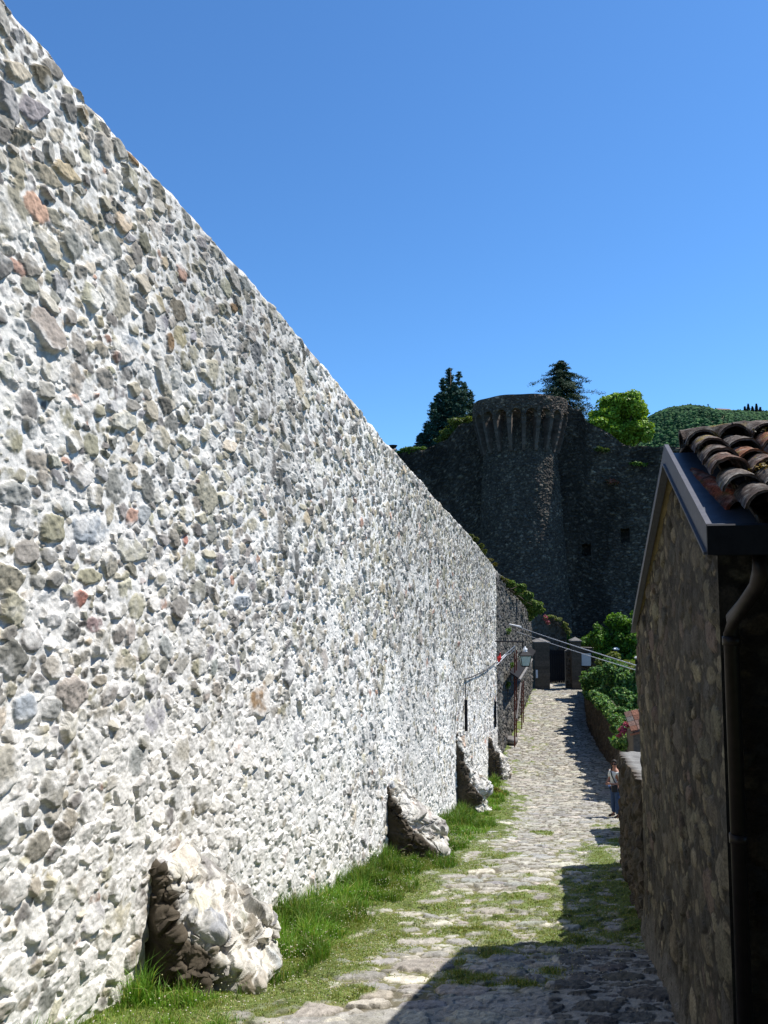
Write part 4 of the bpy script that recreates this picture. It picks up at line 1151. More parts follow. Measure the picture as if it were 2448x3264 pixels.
right_wall('retaining_wall', [(1.75, 25.5), (1.62, 32), (1.55, 37.5), (.9, 43.3), (.38, 50), (.3, 56), (.3, 64.5)], [-6.35, -6.4, -6.4, -6.9, -7.35, -7.6, -7.9],
           'curving shaded retaining wall under the climbing greenery on the right of the lane', 73, thick=.7, M=MR, step_=.06, nz=80)
# raised garden behind it
gx_ = np.linspace(0, 1, 24); gyv = np.linspace(24, 76, 60)
inner = np.interp(gyv, [24, 37.5, 43.3, 50, 64.5, 76], [2.2, 2.1, 1.4, .95, .9, .9])
A, B = np.meshgrid(gx_, np.arange(60), indexing='ij')
xpv = inner[B.astype(int)]+A*22; Yv = gyv[B.astype(int)]
P3 = np.stack([xpv.ravel(), Yv.ravel(), 0*xpv.ravel()], 1)
zv = np.interp(Yv, [24, 37, 44, 52, 62, 76], [-6.7, -6.7, -7.1, -7.5, -8.0, -8.2])+(fbm(P3, 2, 3, 4).reshape(Yv.shape)-.5)*.4
gd = mesh_np('garden_ground', np.stack([xpv+K*Yv, Yv, zv], -1).reshape(-1, 3), gridF(24, 60), M_SOIL); tag(gd, kind='structure')

# ------------------------------------------------------------------ gate pillars
GYp = 66.0
def pillar(x0, x1, ytop, ybot, label, zb=None):
    a = atY(x0, ytop, GYp); b_ = atY(x1, ytop, GYp); z0 = g(GYp)-.2
    cx = (a[0]+b_[0])/2; w = (b_[0]-a[0])
    zt = a[2]
    e = empty('gate_pillar', (cx, GYp, z0)); tag(e, label, 'gate pillar', 'gate pillars at the end of the lane')
    mb = MB(); rg = np.random.default_rng(int(x0))
    zc = 0; 
    while zc < zt-z0-.35:
        h = rg.uniform(.2, .3); h = min(h, zt-z0-.35-zc)
        o1 = rg.normal(0, .008)
        mb.box((-w/2-o1, -w/2-o1, zc), (w/2+o1, w/2+o1, zc+h-.012), np.array([.10,.09,.075])*rg.uniform(.8, 1.2)); mb.box((-w/2+.02, -w/2+.02, zc+h-.012), (w/2-.02, w/2-.02, zc+h), (.06,.06,.05)); zc += h
        if h < .02: break
    mb.build('shaft', M_DARKW, e)
    mb = MB(); h = zc; q = w/2+.06
    mb.box((-q, -q, h+.002), (q, q, h+.1)); mb.add([(-q,-q,h+.102),(q,-q,h+.102),(q,q,h+.102),(-q,q,h+.102),(0,0,h+.38)], [(0,1,4),(1,2,4),(2,3,4),(3,0,4),(0,3,2,1)])
    mb.build('cap', M_CAP, e)
    return e
pillar(1699, 1746, 2034, 2188, 'left dark stone gate pillar at the lane end, half behind the sloping canopy')
pillar(1818, 1848, 2031, 2175, 'right stone gate pillar with a pyramid cap, beside the pale sign')
# left wing between wall and pillar; right wing with sign
def wing(x0, x1, y0, y1, Yw, label, th=.4, col=(.10,.09,.075)):
    a = atY(x0, y0, Yw); b_ = atY(x1, y1, Yw); n = 60; nz = 50
    xx = np.linspace(a[0], b_[0], n); zt = np.interp(xx, [a[0], b_[0]], [a[2], b_[2]]); zb = g(Yw)-.3
    Z = zb+(zt-zb)[:, None]*np.linspace(0, 1, nz); Xx = xx[:, None]+0*Z
    H = sample(MR['H'], MR['res'], (Xx-a[0]), Z+9.6); m = sample(MR['M'], MR['res'], (Xx-a[0]), Z+9.6)[..., None]; C_ = sample(MR['C'], MR['res'], Xx-a[0], Z+9.6)
    C_ = C_*m+np.array(col)*(1-m)
    V = np.stack([Xx, Yw-H, Z], -1).reshape(-1, 3); n0 = len(V)
    bt = np.stack([xx, xx*0+Yw+th, zt], 1); bb = bt.copy(); bb[:, 2] = zb
    V = np.concatenate([V, bt, bb]); i = np.arange(n-1)
    F = [gridF(n, nz), np.stack([i*nz+nz-1, (i+1)*nz+nz-1, n0+i+1, n0+i], 1), np.stack([n0+i, n0+i+1, n0+n+i+1, n0+n+i], 1), np.array([[0, nz-1, n0, n0+n], [(n-1)*nz, (n-1)*nz+nz-1, n0+n-1, n0+2*n-1]])]
    o = mesh_np('wing_wall', V, F, M_DARKW, np.concatenate([C_.reshape(-1, 3), np.tile([.28,.27,.25], (2*n, 1))])); tag(o, label, 'wall'); return o
wing(1849.5, 1925, 2063, 2066, GYp, 'shaded garden wall right of the gate pillar, carrying the pale sign')
wing(1803, 1817.5, 2075, 2068, GYp+.1, 'narrow shaded wall strip between the lane opening and the capped pillar')
wing(1697, 1806, 1950, 1995, 70.5, 'ruined dark wall with a sloping grassy top behind the gate')
s0 = atY(1854, 2122, GYp-.14); s1 = atY(1883, 2082, GYp-.14)
sg = empty('notice_board', tuple((s0+s1)/2)); tag(sg, 'pale blue-white notice board on the wall right of the gate', 'sign')
o_ = (s0+s1)/2
mb = MB(); mb.box((s0[0]-o_[0], -.02, s0[2]-o_[2]), (s1[0]-o_[0], .02, s1[2]-o_[2])); mb.build('panel', M_SIGN, sg)
mb = MB()
hw, hh_ = (s1[0]-s0[0])/2, (s1[2]-s0[2])/2
for (a, b_, c, d) in ((-hw-.03, -hh_-.03, hw+.03, -hh_), (-hw-.03, hh_, hw+.03, hh_+.03), (-hw-.03, -hh_, -hw, hh_), (hw, -hh_, hw+.03, hh_)):
    mb.box((a, -.035, b_), (c, .03, d))
mb.build('frame', M_IRON, sg)
s0 = atY(1708, 2161, GYp-.62); s1 = atY(1714, 2135, GYp-.62); o_ = (s0+s1)/2
mb = MB(); mb.box((s0[0], s0[1]-.02, s0[2]), (s1[0], s0[1]+.02, s1[2])); mb.box((s0[0]+.02, s0[1]-.024, s0[2]+.1), (s1[0]-.02, s0[1]-.021, s0[2]+.3), (.3,.3,.3))
o = mb.build('house_plate', M_SIGN); tag(o, 'small narrow white plate fixed to the left gate pillar', 'plate')
# black boards added to stand in for deep shade in the opening
a = atY(1744, 2072, 69); b_ = atY(1812, 2072, 69)
gt = empty('shade_panel', (a[0], 69, g(69))); tag(gt, 'nearly black boarded panel standing in for the deep shade between the two pillars', 'shade panel')
mb = MB(); wgt = b_[0]-a[0]; hgt_ = a[2]-g(69); nb_ = 10
for i in range(nb_): mb.box((i*wgt/nb_+.01, 0, .05), ((i+1)*wgt/nb_-.005, .05, hgt_))
mb.build('boards', M_BLACK, gt)
for z_ in (.3, hgt_-.4):
    mb = MB(); mb.box((0, -.05, z_), (wgt, -.002, z_+.15)); mb.build('rail', M_BLACK, gt)

# ------------------------------------------------------------------ vegetation near the gate and the walls
def shrub_from_px(name, lst, Y, per, size, cols, w, seed, label, cat='shrub', thick=.5, depth=1.0, group=None, asp=.55, cut=.0, extra=()):
    """lst: (px x, px y, radius px x, radius px y[, dY])"""
    bl = []
    for q in lst:
        Yq = Y+(q[4] if len(q) > 4 else 0); c = atY(q[0], q[1], Yq); s = Yq/F0
        bl.append((c[0], c[1], c[2], q[2]*s, max(q[2], q[3])*s*depth, q[3]*s))
    bl += [(q[0]+K*q[1], *q[1:]) for q in extra]
    return plant(name, bl, per, size, cols, w, seed, label, cat, group, None, None, thick, asp, 'foliage', cut)
LAUR = [(.07,.16,.015),(.12,.25,.025),(.04,.09,.012),(.17,.32,.035)]
shrub_from_px('laurel_bush', [(1960,1985,42,45),(1910,2040,38,55),(2010,2020,50,60),(2045,1990,40,50,1),(1955,2085,55,50),(2040,2085,50,60),(1990,2050,50,50,-.5),(1975,2120,60,40,-1)], 61, 60000, .25, LAUR, [3,3,2,1], 81,
              'tall bright green laurel bush behind the pale notice board', extra=[(4.5+2.1*i, 60-1.5*(i % 3), -6.4+.5*(i % 2), 1.7, 1.6, 1.5) for i in range(7)])
shrub_from_px('laurel_bush', [(1770,2040,28,30),(1795,2020,25,28),(1805,2055,25,30),(1760,2065,20,20)], 73, 7000, .2, LAUR, [3,3,2,1], 82, 'small green bush showing between the two gate pillars')
shrub_from_px('laurel_bush', [(1880,2040,35,25),(1860,2050,26,20),(1905,2065,30,22)], 68.5, 6000, .2, LAUR, [3,2,2,.6], 83, 'low dark green bush just above the wing wall of the gate')
CLIMB = [(.05,.14,.035),(.10,.23,.06),(.03,.07,.018),(.20,.33,.07),(.3,.38,.14)]
shrub_from_px('climbing_ivy', [(1885,2185,38,42,3),(1920,2170,45,45,2),(1965,2165,50,50,0),(2010,2190,50,55,-2),(2050,2180,45,60,-2),(1930,2215,40,30,0),(1985,2230,45,40,-3),(2035,2255,40,45,-5),(2020,2290,32,35,-7),(2050,2310,28,30,-9),(1900,2140,30,22,4),(1945,2120,30,30,4),(1880,2215,22,22,2),(1895,2225,24,26,2),(1915,2245,26,24,0),(1945,2265,28,22,-3),(1975,2285,28,22,-6),(2005,2315,26,20,-9),(2040,2340,24,18,-11)],
              46, 75000, .17, CLIMB, [3,3,2,2,.8], 84, 'broad mass of climbing greenery spilling over the curved retaining wall', 'climber', depth=.6, extra=[(float(np.interp(Yk, [30, 37.5, 43.3, 50, 62], [1.75, 1.7, 1.1, .55, .5])), Yk, float(np.interp(Yk, [30, 44, 50, 62], [-6.25, -6.6, -7.1, -7.6])), .5, 1.0, .5) for Yk in np.arange(31, 62, 1.7)])
shrub_from_px('yellow_shrub', [(1990,2130,45,30),(1955,2100,22,30),(2040,2130,38,35),(1915,2115,18,18)], 53, 8000, .16, [(.16,.2,.03),(.22,.25,.05),(.09,.14,.02)], [2,2,1.5], 85, 'yellowish green shrub between the laurel and the climbing mass')
# geraniums
PINK = [(.5,.08,.2),(.6,.15,.3),(.35,.04,.12),(.08,.14,.03)]
shrub_from_px('pink_geranium', [(1985,2330,18,15),(2000,2310,18,14),(1975,2345,10,9)], 30.5, 1500, .07, PINK, [2,2,1,1], 86, 'bright pink geranium hanging beside the little tiled coping', 'flowers')
shrub_from_px('red_geranium', [(2028,2296,12,7),(2045,2290,10,6),(2025,2280,10,7)], 30.8, 800, .07, [(.75,.02,.01),(.6,.02,.02),(.08,.14,.03)], [3,2,1], 87, 'scarlet geranium above the little tiled coping', 'flowers')
shrub_from_px('trailing_plant', [(1955,2325,14,14),(1965,2300,8,16),(1970,2345,10,8)], 31, 700, .08, GREEN, [2,2,1,1], 88, 'thin light green trailing plant left of the pink geranium', 'plant')
# plants over the dark wall
shrub_from_px('hanging_plant', [(1622,1862,22,17,2),(1650,1878,28,24,4),(1672,1902,28,26,8),(1720,1945,18,18,16),(1706,1935,26,26,13),(1690,1925,24,22,12),(1700,1950,18,22,16),(1712,1925,16,12,16),(1690,1965,14,20,18)], 43, 26000, .16, [(.16,.24,.035),(.09,.17,.025),(.22,.25,.06),(.05,.10,.02)], [3,3,2,2], 89,
              'tangled green plant cascading from the top of the dark wall', 'plant', depth=.7)
shrub_from_px('dry_grass_tuft', [(1592,1843,14,9),(1612,1850,14,10,1)], 42, 2200, .13, [(.2,.17,.05),(.14,.15,.04),(.1,.13,.03)], [2,2,1], 90, 'yellowing grass tuft where the white wall meets the dark wall', 'plant')
shrub_from_px('pink_valerian', [(1738,1972,10,14),(1748,1985,8,8)], 61, 500, .13, [(.45,.12,.2),(.35,.08,.15),(.1,.12,.03)], [2,1,1], 91, 'dusty pink valerian hanging at the end of the dark wall', 'flowers')
shrub_from_px('ruin_grass', [(1755,1965,20,8),(1780,1975,16,9),(1800,1995,12,14),(1812,2015,10,14)], 70, 2600, .16, [(.14,.17,.04),(.1,.14,.03),(.2,.19,.07)], [2,2,1], 92, 'grass growing down the sloping top of the ruined wall behind the gate', 'plant')
def behind(px):     # behind the crest of the white wall
    return None
shrub_from_px('crest_shrub', [(1510,1722,16,14),(1530,1745,15,14),(1500,1708,10,8),(1545,1760,10,9)], 37, 2600, .1, [(.14,.15,.02),(.1,.12,.02),(.06,.08,.015)], [2,2,2], 93, 'olive shrub peeping over the crest of the white wall', 'shrub', depth=.6)
shrub_from_px('crest_shrub', [(1562,1785,11,8),(1578,1800,9,7)], 39.3, 1200, .1, [(.2,.14,.03),(.12,.12,.02)], [1,2], 94, 'small rusty green shrub near the far end of the white wall crest', 'shrub', depth=.6)
# brown bush by the last buttress
shrub_from_px('brown_bush', [(1583,2535,22,30),(1600,2548,16,24),(1572,2555,14,26)], 30.9, 6000, .05, [(.19,.16,.03),(.13,.12,.02),(.27,.21,.06)], [3,2,1.2], 95, 'round olive brown bush at the foot of the farthest buttress stub', 'shrub', depth=.8, asp=.35)
for (x, y, sd, lb) in [(1618, 2012, 96, 'small yellow-green tuft rooted in the dark wall above the lantern arm'), (1632, 2122, 97, 'leafy sprig on the dark wall beside the rusty posts'), (1618, 2185, 98, 'sparse green tuft on the dark wall below the lantern')]:
    c = onlane(x, y, -3.98)
    plant('wall_plant', [(c[0], c[1], c[2], .22, .5, .28)], 260, .1, GREEN, [1,2,1,1], sd, lb, 'plant')
# big grass plumes: bush near the wall at lower left handled by grass

# ------------------------------------------------------------------ small tiled coping on the right
cpt = atY(2012, 2345, 29.5)
e = empty('tiled_coping', (cpt[0], 29.5, cpt[2])); tag(e, 'little weathered clay-tiled roof on the garden wall below the red flowers', 'tiled roof')
mb = MB(); rg = np.random.default_rng(3)
for i in range(4):
    for j in range(6):
        x0 = j*.26; y0 = i*.2; z0_ = .12+i*.13
        c = np.array([(.17,.11,.09),(.14,.125,.115),(.2,.1,.07)][rg.integers(3)])*rg.uniform(.7, 1.1)
        M_ = lambda V, z0_=z0_: V+np.stack([0*V[:, 0], 0*V[:, 0], (V[:, 1]-y0)*.6+V[:, 0]*.22], 1)
        mb.box((x0+.008, y0, z0_), (x0+.25, y0+.24, z0_+.05), c, M_)
mb.build('tiles', M_TILE, e)
mb = MB(); mb.box((-.02, .0, 0), (1.6, .05, .07), (.3,.12,.07), lambda V: V+np.stack([0*V[:, 0], 0*V[:, 0], V[:, 0]*.22], 1)); mb.build('edge_board', M_TILE, e)
mb = MB(); mb.box((.1, .1, -1.0), (1.5, .9, .1), (.12,.1,.08)); mb.build('support', M_DARKW, e)
# ------------------------------------------------------------------ canopy along the dark wall
cn = empty('canopy', tuple(L(-3.3, 44, g(44)))); CO = np.array(cn.location); tag(cn, 'black sloping canopy on thin rusty posts against the dark wall', 'canopy')
zg_n = onlane(1652, 2165, -3.3); zg_f = onlane(1708, 2078, -3.3)
Ya, Yb = zg_n[1], min(zg_f[1], 64)
print('canopy', zg_n, zg_f)
mb = MB()
P_ = [L(-3.75, Ya, zg_n[2]+.30), L(-3.3, Ya, zg_n[2]), L(-3.3, Yb, zg_f[2]), L(-3.75, Yb, zg_f[2]+.3)]
mb.hexa([p_-CO for p_ in P_]+[p_-CO+np.array([0, 0, .08]) for p_ in P_]); mb.build('roof_slab', M_BLACK, cn)
mb = MB(); mb.tube([L(-3.24, Ya-.1, zg_n[2]-.02)-CO, L(-3.24, Ya+(Yb-Ya)*.65, zg_n[2]+(zg_f[2]-zg_n[2])*.65)-CO], .07, 8); mb.build('gutter', M_CAP, cn)
for (x, y, top) in [(1640.5, 2387, 2082), (1646, 2373, 2072), (1663, 2326, 2175), (1668, 2308, 2170)]:
    r_ = ray(x, y)
    Yq = 40.0
    for _ in range(40): Yq = g(Yq)/r_[2]
    bse = r_*Yq; tp = atY(x, top, Yq)
    mb = MB(); mb.tube([bse-CO-np.array([0, 0, .1]), tp-CO], .036, 6)
    for q in (.25, .5, .72): mb.tube([bse-CO+(tp-bse)*q, bse-CO+(tp-bse)*q+np.array([0, 0, .05])], .055, 6)
    mb.build('post', M_RUST, cn)
a = atY(1660, 2178, 45); b_ = atY(1646, 2290, 43.2)
mb = MB(); mb.tube([a-CO, b_-CO], .045, 8); mb.build('downpipe', M_CAP, cn)

# ------------------------------------------------------------------ wall lantern
ly = 38.3
la = empty('wall_lantern', tuple(atY(1673, 2059, ly))); LO = np.array(la.location); tag(la, 'black iron lantern with frosted glass on an arm at the white wall end', 'lantern')
arm0 = L(CW+.02, ly+.35, atY(1579, 2046, ly)[2]); arm1 = atY(1667, 2046, ly)
mb = MB(); mb.tube([arm0-LO, arm1-LO], .035, 8)
hk = arm1-LO
mb.tube([hk, hk+np.array([.06, 0, .06]), hk+np.array([.12, 0, .03]), np.array([0, 0, -.0])], .022, 6)
mb.tube([hk+np.array([-.02, 0, 0]), hk+np.array([-.02, 0, -.35])], .03, 6)
mb.build('arm', M_IRON, la)
def frus(mb, z0, r0, z1, r1, n=4, c=None, tw=math.pi/4):
    V = [(r0*math.cos(tw+2*math.pi*i/n), r0*math.sin(tw+2*math.pi*i/n), z0) for i in range(n)]+[(r1*math.cos(tw+2*math.pi*i/n), r1*math.sin(tw+2*math.pi*i/n), z1) for i in range(n)]
    mb.add(V, [(i, (i+1) % n, n+(i+1) % n, n+i) for i in range(n)]+[tuple(range(n))[::-1], tuple(range(n, 2*n))], c)
mb = MB(); frus(mb, -.46, .40, -.42, .42); frus(mb, -.42, .40, -.26, .2); mb.build('roof', M_IRON, la)
mb = MB(); frus(mb, -.26, .12, -.16, .1, 10); frus(mb, -.16, .13, -.12, .11, 10); frus(mb, -.12, .07, -.02, .03, 10); mb.build('finial', M_WHITE, la)
mb = MB(); frus(mb, -.92, .23, -.47, .36); gl = mb.build('glass', mat_plain('frosted_glass', (.35, .45, .43), .25, 0, 5, .1, .02), la)
mb = MB()
for i in range(4):
    t_ = math.pi/4+i*math.pi/2
    mb.tube([(.24*math.cos(t_), .24*math.sin(t_), -.94), (.37*math.cos(t_), .37*math.sin(t_), -.46)], .018, 5)
frus(mb, -.97, .24, -.925, .26); mb.build('frame', M_IRON, la)

# ------------------------------------------------------------------ cables
def cable(name, pts, r, mat, label, cat='cable', group=None, sag=0):
    P_ = [np.array(p_) for p_ in pts]
    if sag:
        a, b_ = P_; P_ = [a+(b_-a)*t_-np.array([0, 0, sag*4*t_*(1-t_)]) for t_ in np.linspace(0, 1, 24)]
    mb = MB(); mb.tube(P_, r, 6); o = mb.build(name, mat); tag(o, label, cat, group); return o
A1 = onlane(1630, 1991, -3.9); B1 = atY(2125, 2150, 33)
A2 = onlane(1647, 2014, -3.85); B2 = atY(2125, 2165, 33)
cable('overhead_cable', [A1, B1], .021, M_CABLE, 'upper of the two pale overhead cables crossing the lane', sag=.05)
cable('overhead_cable', [A2, B2], .018, M_CABLE, 'lower of the two pale overhead cables crossing the lane', sag=.05)
mb = MB(); mb.tube([A1-np.array([.1, 0, 0]), A1+np.array([.5, -.3, -.12])], .06, 8); o = mb.build('cable_insulator', M_WHITE); tag(o, 'white insulator holding the overhead cable on the dark wall', 'insulator')
fr = CW+.1
cable('wall_cable', [onlane(1484, 2162, fr), onlane(1500, 2160, fr), onlane(1550, 2136, fr), onlane(1580, 2112, fr)], .022, M_CABLED, 'dark cable slanting along the far end of the white wall', 'cable')
cable('service_cable', [onlane(1582, 2112, fr), atY(1610, 2086, 39.6), atY(1643, 2058, 39.6)], .024, M_CABLE, 'upper pale cable loop running out beside the lantern', 'cable')
cable('service_cable', [onlane(1583, 2120, fr), atY(1614, 2088, 39.5), atY(1628, 2082, 39.5), atY(1641, 2068, 39.5)], .018, M_CABLE, 'lower pale cable loop beside the lantern', 'cable')
mb = MB(); q = onlane(1590, 2096, CW+.35); mb.tube([q+np.array([0, 0, -.2]), q+np.array([.02, 0, .0]), q+np.array([.08, 0, .22])], [.05, .1, .03], 8); o = mb.build('cable_clamp', M_REDT); tag(o, 'small red clamp on the cable below the lantern arm', 'clamp')
cable('wall_conduit', [onlane(1484, 2165, fr), onlane(1485, 2230, fr)], .018, M_CABLED, 'thin upper length of conduit down the white wall', 'conduit')
cable('wall_conduit', [onlane(1485, 2231, fr), onlane(1486, 2330, fr)], .06, M_BLACK, 'thick black conduit ending above the tallest buttress stub', 'conduit')
cable('wall_conduit', [onlane(1579, 2235, CW+.1), onlane(1579, 2318, CW+.1)], .06, M_BLACK, 'short dark conduit at the far edge of the white wall', 'conduit')
cable('iron_bracket', [onlane(1570*1.0, 2238, -4), ], .02, M_IRON, 'x') if False else None
# stone basin on the dark wall
c = onlane(1628, 2358, -3.9)
e = empty('stone_basin', tuple(c)); tag(e, 'grey stone ledge sticking out of the dark wall by the rusty posts', 'ledge')
SV, SF = ICO[3]
P_ = SV*np.array([.42, .5, .28]); P_ = P_+((fbm(P_, .2, 3, 2)-.5)*.12)[:, None]*SV
P_[:, 2] = np.minimum(P_[:, 2], .14)
mesh_np('stone', P_, SF, M_CAP, None, e, True)
# garden posts with pale tops
for (x, y, Yq, lb) in [(1963, 2066, 60, 'small pale-topped garden post deep in the laurel bush'), (2035, 2094, 50, 'pale-capped post beside the gable edge above the climber')]:
    c = atY(x, y, Yq); e = empty('garden_post', tuple(c)); tag(e, lb, 'post', 'pale capped garden posts')
    mb = MB(); mb.box((-.16, -.16, -2.0), (.16, .16, -.12)); mb.build('shaft', M_BLACK, e)
    mb = MB(); frus(mb, -.118, .28, -.03, .3); frus(mb, -.03, .28, .06, .1); mb.build('cap', M_WHITE, e)
# chimney seen over the white wall
c = atY(1253, 1432, 70); e = empty('chimney_pipe', tuple(c)); tag(e, 'tiny chimney cowl peeping above the white wall crest', 'chimney')
mb = MB(); mb.tube([(0, 0, -6), (0, 0, -.1)], .18, 8); mb.build('flue', M_IRON, e)
mb = MB(); frus(mb, -.1, .4, .05, .3, 8); frus(mb, .12, .25, .35, .4, 8); mb.build('cowl', M_IRON, e)

# ------------------------------------------------------------------ person
def skin(name, pts, edges, rad, mat, parent, root=0, sub=1, flat=None):
    me = bpy.data.meshes.new(name); me.from_pydata([tuple(p_) for p_ in pts], edges, [])
    me.materials.append(mat)
    o = bpy.data.objects.new(name, me); COL.objects.link(o); o.parent = parent
    sk = o.modifiers.new('skin', 'SKIN'); sk.use_smooth_shade = True
    lay = me.skin_vertices[0] if me.skin_vertices else None
    if lay is None:
        bm = bmesh.new(); bm.from_mesh(me); bm.verts.layers.skin.verify(); bm.to_mesh(me); bm.free(); lay = me.skin_vertices[0]
    for i, r_ in enumerate(rad):
        lay.data[i].radius = r_ if isinstance(r_, tuple) else (r_, r_)
    lay.data[root].use_root = True
    su = o.modifiers.new('sub', 'SUBSURF'); su.levels = sub; su.render_levels = sub
    return o
pf = atY(1964, 2606, 1.0)
Yq = 25.0
for _ in range(40): Yq = g(Yq)/pf[2]
print('person Y', Yq, 'height', (2606-2433)/F0*Yq)
pe = empty('person', (pf[0]*Yq, Yq, float(g(Yq))+.02), R(205)); tag(pe, 'person in white shirt, blue jeans and sunglasses standing at the wall corner', 'person')
pe.scale = (.985, .985, .985)
M_SKIN = mat_plain('skin', (.36, .18, .12), .6, 0, 30, .1, .02); M_SHIRT = mat_plain('white_shirt', (.62, .62, .6), .9, 0, 9, .12, .4, .02)
M_JEAN = mat_plain('denim', (.028, .055, .125), .9, 0, 25, .35, .3, .01); M_HAIR = mat_plain('dark_hair', (.02, .015, .012), .7, 0, 60, .4, .5)
M_BAG = mat_plain('black_bag', (.012, .012, .014), .7)
# local axes: +x forward, +y the person's left, z up
V_ = [(0,0,.95),(0,0,1.1),(.01,0,1.28),(0,0,1.43),(.01,0,1.5),(.02,0,1.56),(.03,0,1.64),(.02,0,1.71)]
E_ = [(i, i+1) for i in range(7)]; R_ = [(.125,.15),(.12,.145),(.125,.165),(.10,.15),(.055,.055),(.06,.06),(.085,.075),(.06,.055)]
for s in (1, -1):
    b0 = len(V_)
    V_ += [(0, s*.17, 1.41), (.0, s*.23, 1.27), (.02, s*.25, 1.12), (.16, s*.19, 1.06), (.27, s*.09, 1.07), (.31, s*.06, 1.07)]
    R_ += [.065, .05, .043, .038, .027, (.022, .034)]
    E_ += [(3, b0)]+[(b0+i, b0+i+1) for i in range(5)]
    for k_ in range(4):
        f0 = len(V_); yy = s*(.05-.004*k_); zk = 1.095-k_*.019; ln = [.062, .07, .066, .052][k_]
        V_ += [(.33, yy, zk), (.33+ln*.55, yy-s*.02, zk-.005), (.33+ln*.8, yy-s*.045, zk-.012)]; R_ += [.0095, .0085, .007]
        E_ += [(b0+5, f0), (f0, f0+1), (f0+1, f0+2)]
    f0 = len(V_); V_ += [(.30, s*.04, 1.10), (.33, s*.015, 1.115)]; R_ += [.011, .009]; E_ += [(b0+5, f0), (f0, f0+1)]
    b1_ = len(V_)
    V_ += [(0, s*.09, .88), (.01, s*.1, .5), (-.01, s*.11, .09), (.05, s*.115, .045), (.14, s*.13, .035)]
    R_ += [.095, .062, .042, (.035,.04), (.03,.042)]
    E_ += [(0, b1_)]+[(b1_+i, b1_+i+1) for i in range(4)]
body = skin('body', V_, E_, R_, M_SKIN, pe)
shirt = skin('shirt', [(0,0,.93),(0,0,1.1),(.01,0,1.28),(0,0,1.43),(0,.175,1.41),(0,.24,1.27),(.02,.255,1.17),(0,-.175,1.41),(0,-.24,1.27),(.02,-.255,1.17)],
             [(0,1),(1,2),(2,3),(3,4),(4,5),(5,6),(3,7),(7,8),(8,9)], [(.15,.18),(.145,.17),(.145,.185),(.115,.165),.078,.068,.064,.078,.068,.064], M_SHIRT, pe, 1)
trs = skin('trousers', [(0,0,.96),(0,.09,.86),(.015,.1,.5),(-.005,.11,.1),(0,-.09,.86),(.015,-.1,.5),(-.005,-.11,.1)], [(0,1),(1,2),(2,3),(0,4),(4,5),(5,6)], [(.14,.16),.115,.085,.07,.115,.085,.07], M_JEAN, pe)
for s in (1, -1):
    skin('shoe', [(-.05,s*.112,.05),(.04,s*.115,.05),(.15,s*.13,.035),(.2,s*.135,.03)], [(0,1),(1,2),(2,3)], [.045,(.042,.048),(.032,.046),(.02,.035)], M_BLACK, pe)
# head turned to the camera: local direction of the camera
hd = empty('head', (.03, 0, 1.63), R(38), pe)
mb = MB()
V = ICO[3][0]*np.array([.098, .088, .105])+np.array([-.018, 0, .045]); keep = None
Vh = V.copy(); Vh[:, 0] = np.where((Vh[:, 0] > .03) & (Vh[:, 2] < .075), .03, Vh[:, 0]); Vh[:, 2] = np.where(Vh[:, 2] < -.03, -.03, Vh[:, 2])
hair = mesh_np('hair', Vh, ICO[3][1], M_HAIR, None, hd, True)
mb = MB(); mb.box((.078, -.062, .0), (.092, -.008, .036)); mb.box((.078, .008, .0), (.092, .062, .036)); mb.box((.084, -.01, .02), (.09, .01, .03)); mb.box((-.01, -.09, .02), (.08, -.084, .03)); mb.box((-.01, .084, .02), (.08, .09, .03))
mb.build('sunglasses', M_BLACK, hd)
mb = MB(); mb.add([(.07,-.014,-.03),(.07,.014,-.03),(.07,0,.02),(.108,0,-.025)], [(0,1,3),(1,2,3),(2,0,3),(0,2,1)]); mb.build('nose', M_SKIN, hd, True)
for s in (1, -1):
    mb = MB(); mb.tube([(0, s*.083, -.02), (0, s*.094, .0), (0, s*.086, .02)], [.01, .014, .01], 6); mb.build('ear', M_SKIN, hd, True)
mb = MB(); mb.box((.078, -.025, -.058), (.088, .025, -.050)); mb.build('mouth', mat_plain('lips', (.25, .08, .07), .5), hd)
# turn the head-details into a child of the body, not an empty level: keep as sub-part holder
mb = MB(); mb.box((-.08, -.05, -.1), (.09, .06, .1)); mb.box((-.085, -.055, .04), (.095, .065, .115)); 
bag = mb.build('shoulder_bag', M_BAG); bv = bag.modifiers.new('b', 'BEVEL'); bv.width = .02; bv.segments = 3
bag.parent = None
Mw = Matrix.Translation(pe.location) @ Matrix.Rotation(R(205), 4, 'Z')
bag.location = Mw @ Vector((.2, .18, .92)); bag.rotation_euler = (0, 0, R(225)); tag(bag, 'black shoulder bag hanging at the hip of the man in the white shirt', 'bag')
mb = MB(); pts = [(.12,.20,1.02),(.165,.13,1.15),(.17,.04,1.28),(.13,-.05,1.4),(.05,-.1,1.475),(-.06,-.08,1.47),(-.14,.02,1.3),(-.15,.14,1.1),(-.02,.22,1.0)]
mb.tube([Mw @ Vector(q)-Vector(bag.location) for q in pts], .017, 6)
st = mb.build('strap', M_BAG, bag)
bag.rotation_euler = (0, 0, 0)

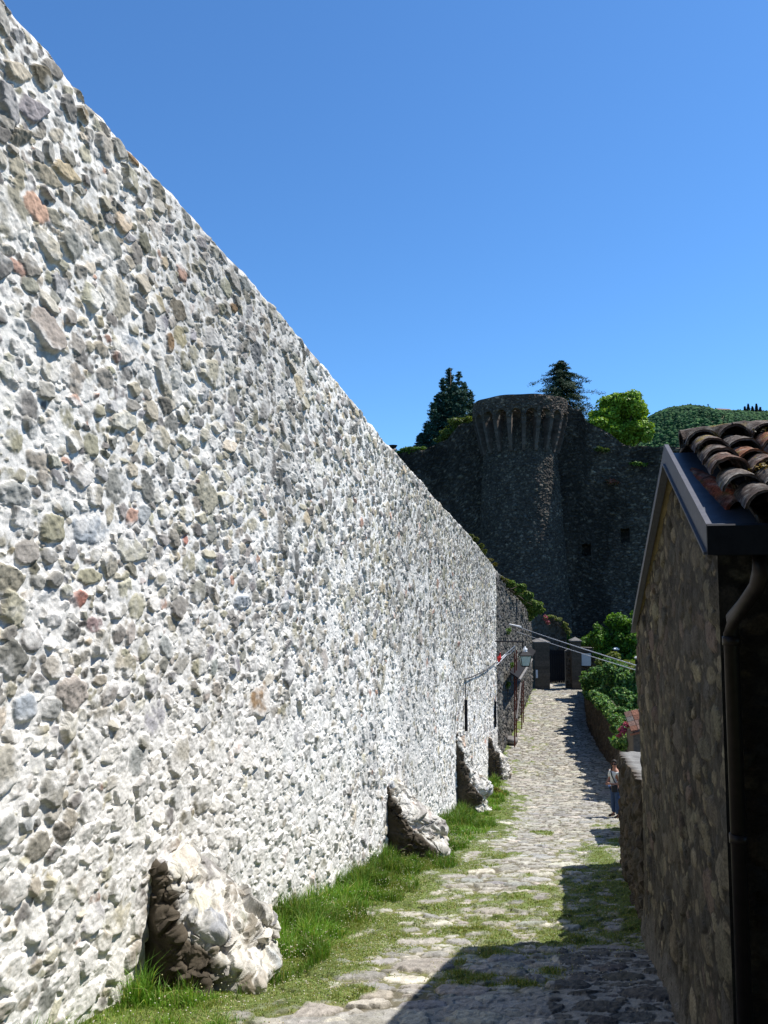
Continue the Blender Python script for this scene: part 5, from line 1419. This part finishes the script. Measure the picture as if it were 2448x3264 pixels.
# ------------------------------------------------------------------ unseen block added behind the camera to cut sky light
mb = MB(); q = np.array([0, -1.6, 0.0])
for (x0, x1, z1) in ((-3.6, 9.5, 12.0),):
    mb.box((x0, -7.5, -4.5), (x1, -.9, z1), (.11, .1, .08))
tb_ = empty('rear_sky_block', (0, -.9, -4.5)); tag(tb_, 'tall unseen house shape added behind the viewpoint to block sky light', 'house')
mb.v = [v-np.array([0, -.9, -4.5]) for v in mb.v]; mb.build('wall', M_HOUSE, tb_)
mb = MB(); mb.add([(-3.9,.2,16.4),(10,.2,16.4),(10,-6.9,16.4),(-3.9,-6.9,16.4),(-3.9,-3.4,18.4),(10,-3.4,18.4)], [(0,1,5,4),(2,3,4,5),(0,4,3),(1,2,5),(0,3,2,1)], (.16,.09,.06)); mb.build('roof', M_TILE, tb_)

# ------------------------------------------------------------------ light, sky, camera
SD = Vector((.605, .17, 1.0)).normalized()
sun = bpy.data.lights.new('sun', 'SUN'); sun.energy = 5.0; sun.angle = R(.53); sun.color = (1, .955, .89)
so = bpy.data.objects.new('sun', sun); COL.objects.link(so); so.rotation_euler = SD.to_track_quat('Z', 'Y').to_euler(); so.location = (20, 10, 40)
w = bpy.data.worlds.new('World'); scene.world = w; w.use_nodes = True
nt = w.node_tree; bg = nt.nodes['Background']
sky = nt.nodes.new('ShaderNodeTexSky'); sky.sky_type = 'NISHITA'; sky.sun_disc = False
sky.sun_elevation = math.asin(SD.z); sky.sun_rotation = math.atan2(SD.x, SD.y)
sky.altitude = 400; sky.air_density = 1.0; sky.dust_density = .3; sky.ozone_density = 3.0
tint = nt.nodes.new('ShaderNodeVectorMath'); tint.operation = 'MULTIPLY'; tint.inputs[1].default_value = (.57, .95, 1.27)
nt.links.new(sky.outputs[0], tint.inputs[0]); nt.links.new(tint.outputs[0], bg.inputs[0]); bg.inputs[1].default_value = .102
cam = bpy.data.cameras.new('camera'); co = bpy.data.objects.new('camera', cam); COL.objects.link(co)
cam.sensor_fit = 'VERTICAL'; cam.sensor_height = 36; cam.sensor_width = 27; cam.lens = F0/H0*36
cam.clip_start = .05; cam.clip_end = 8000
co.rotation_euler = (R(90)+PITCH, 0, 0); scene.camera = co
scene.view_settings.view_transform = 'Standard'; scene.view_settings.look = 'None'
scene.view_settings.exposure = .55; scene.view_settings.gamma = 1; scene.view_settings.use_curve_mapping = False
scene.cycles.max_bounces = 6; scene.cycles.diffuse_bounces = 3; scene.cycles.use_denoising = True
for o in scene.objects:
    if o.parent is None and o.get('category') and not o.get('kind'): o['kind'] = 'thing'
print('done', time.time()-T0)
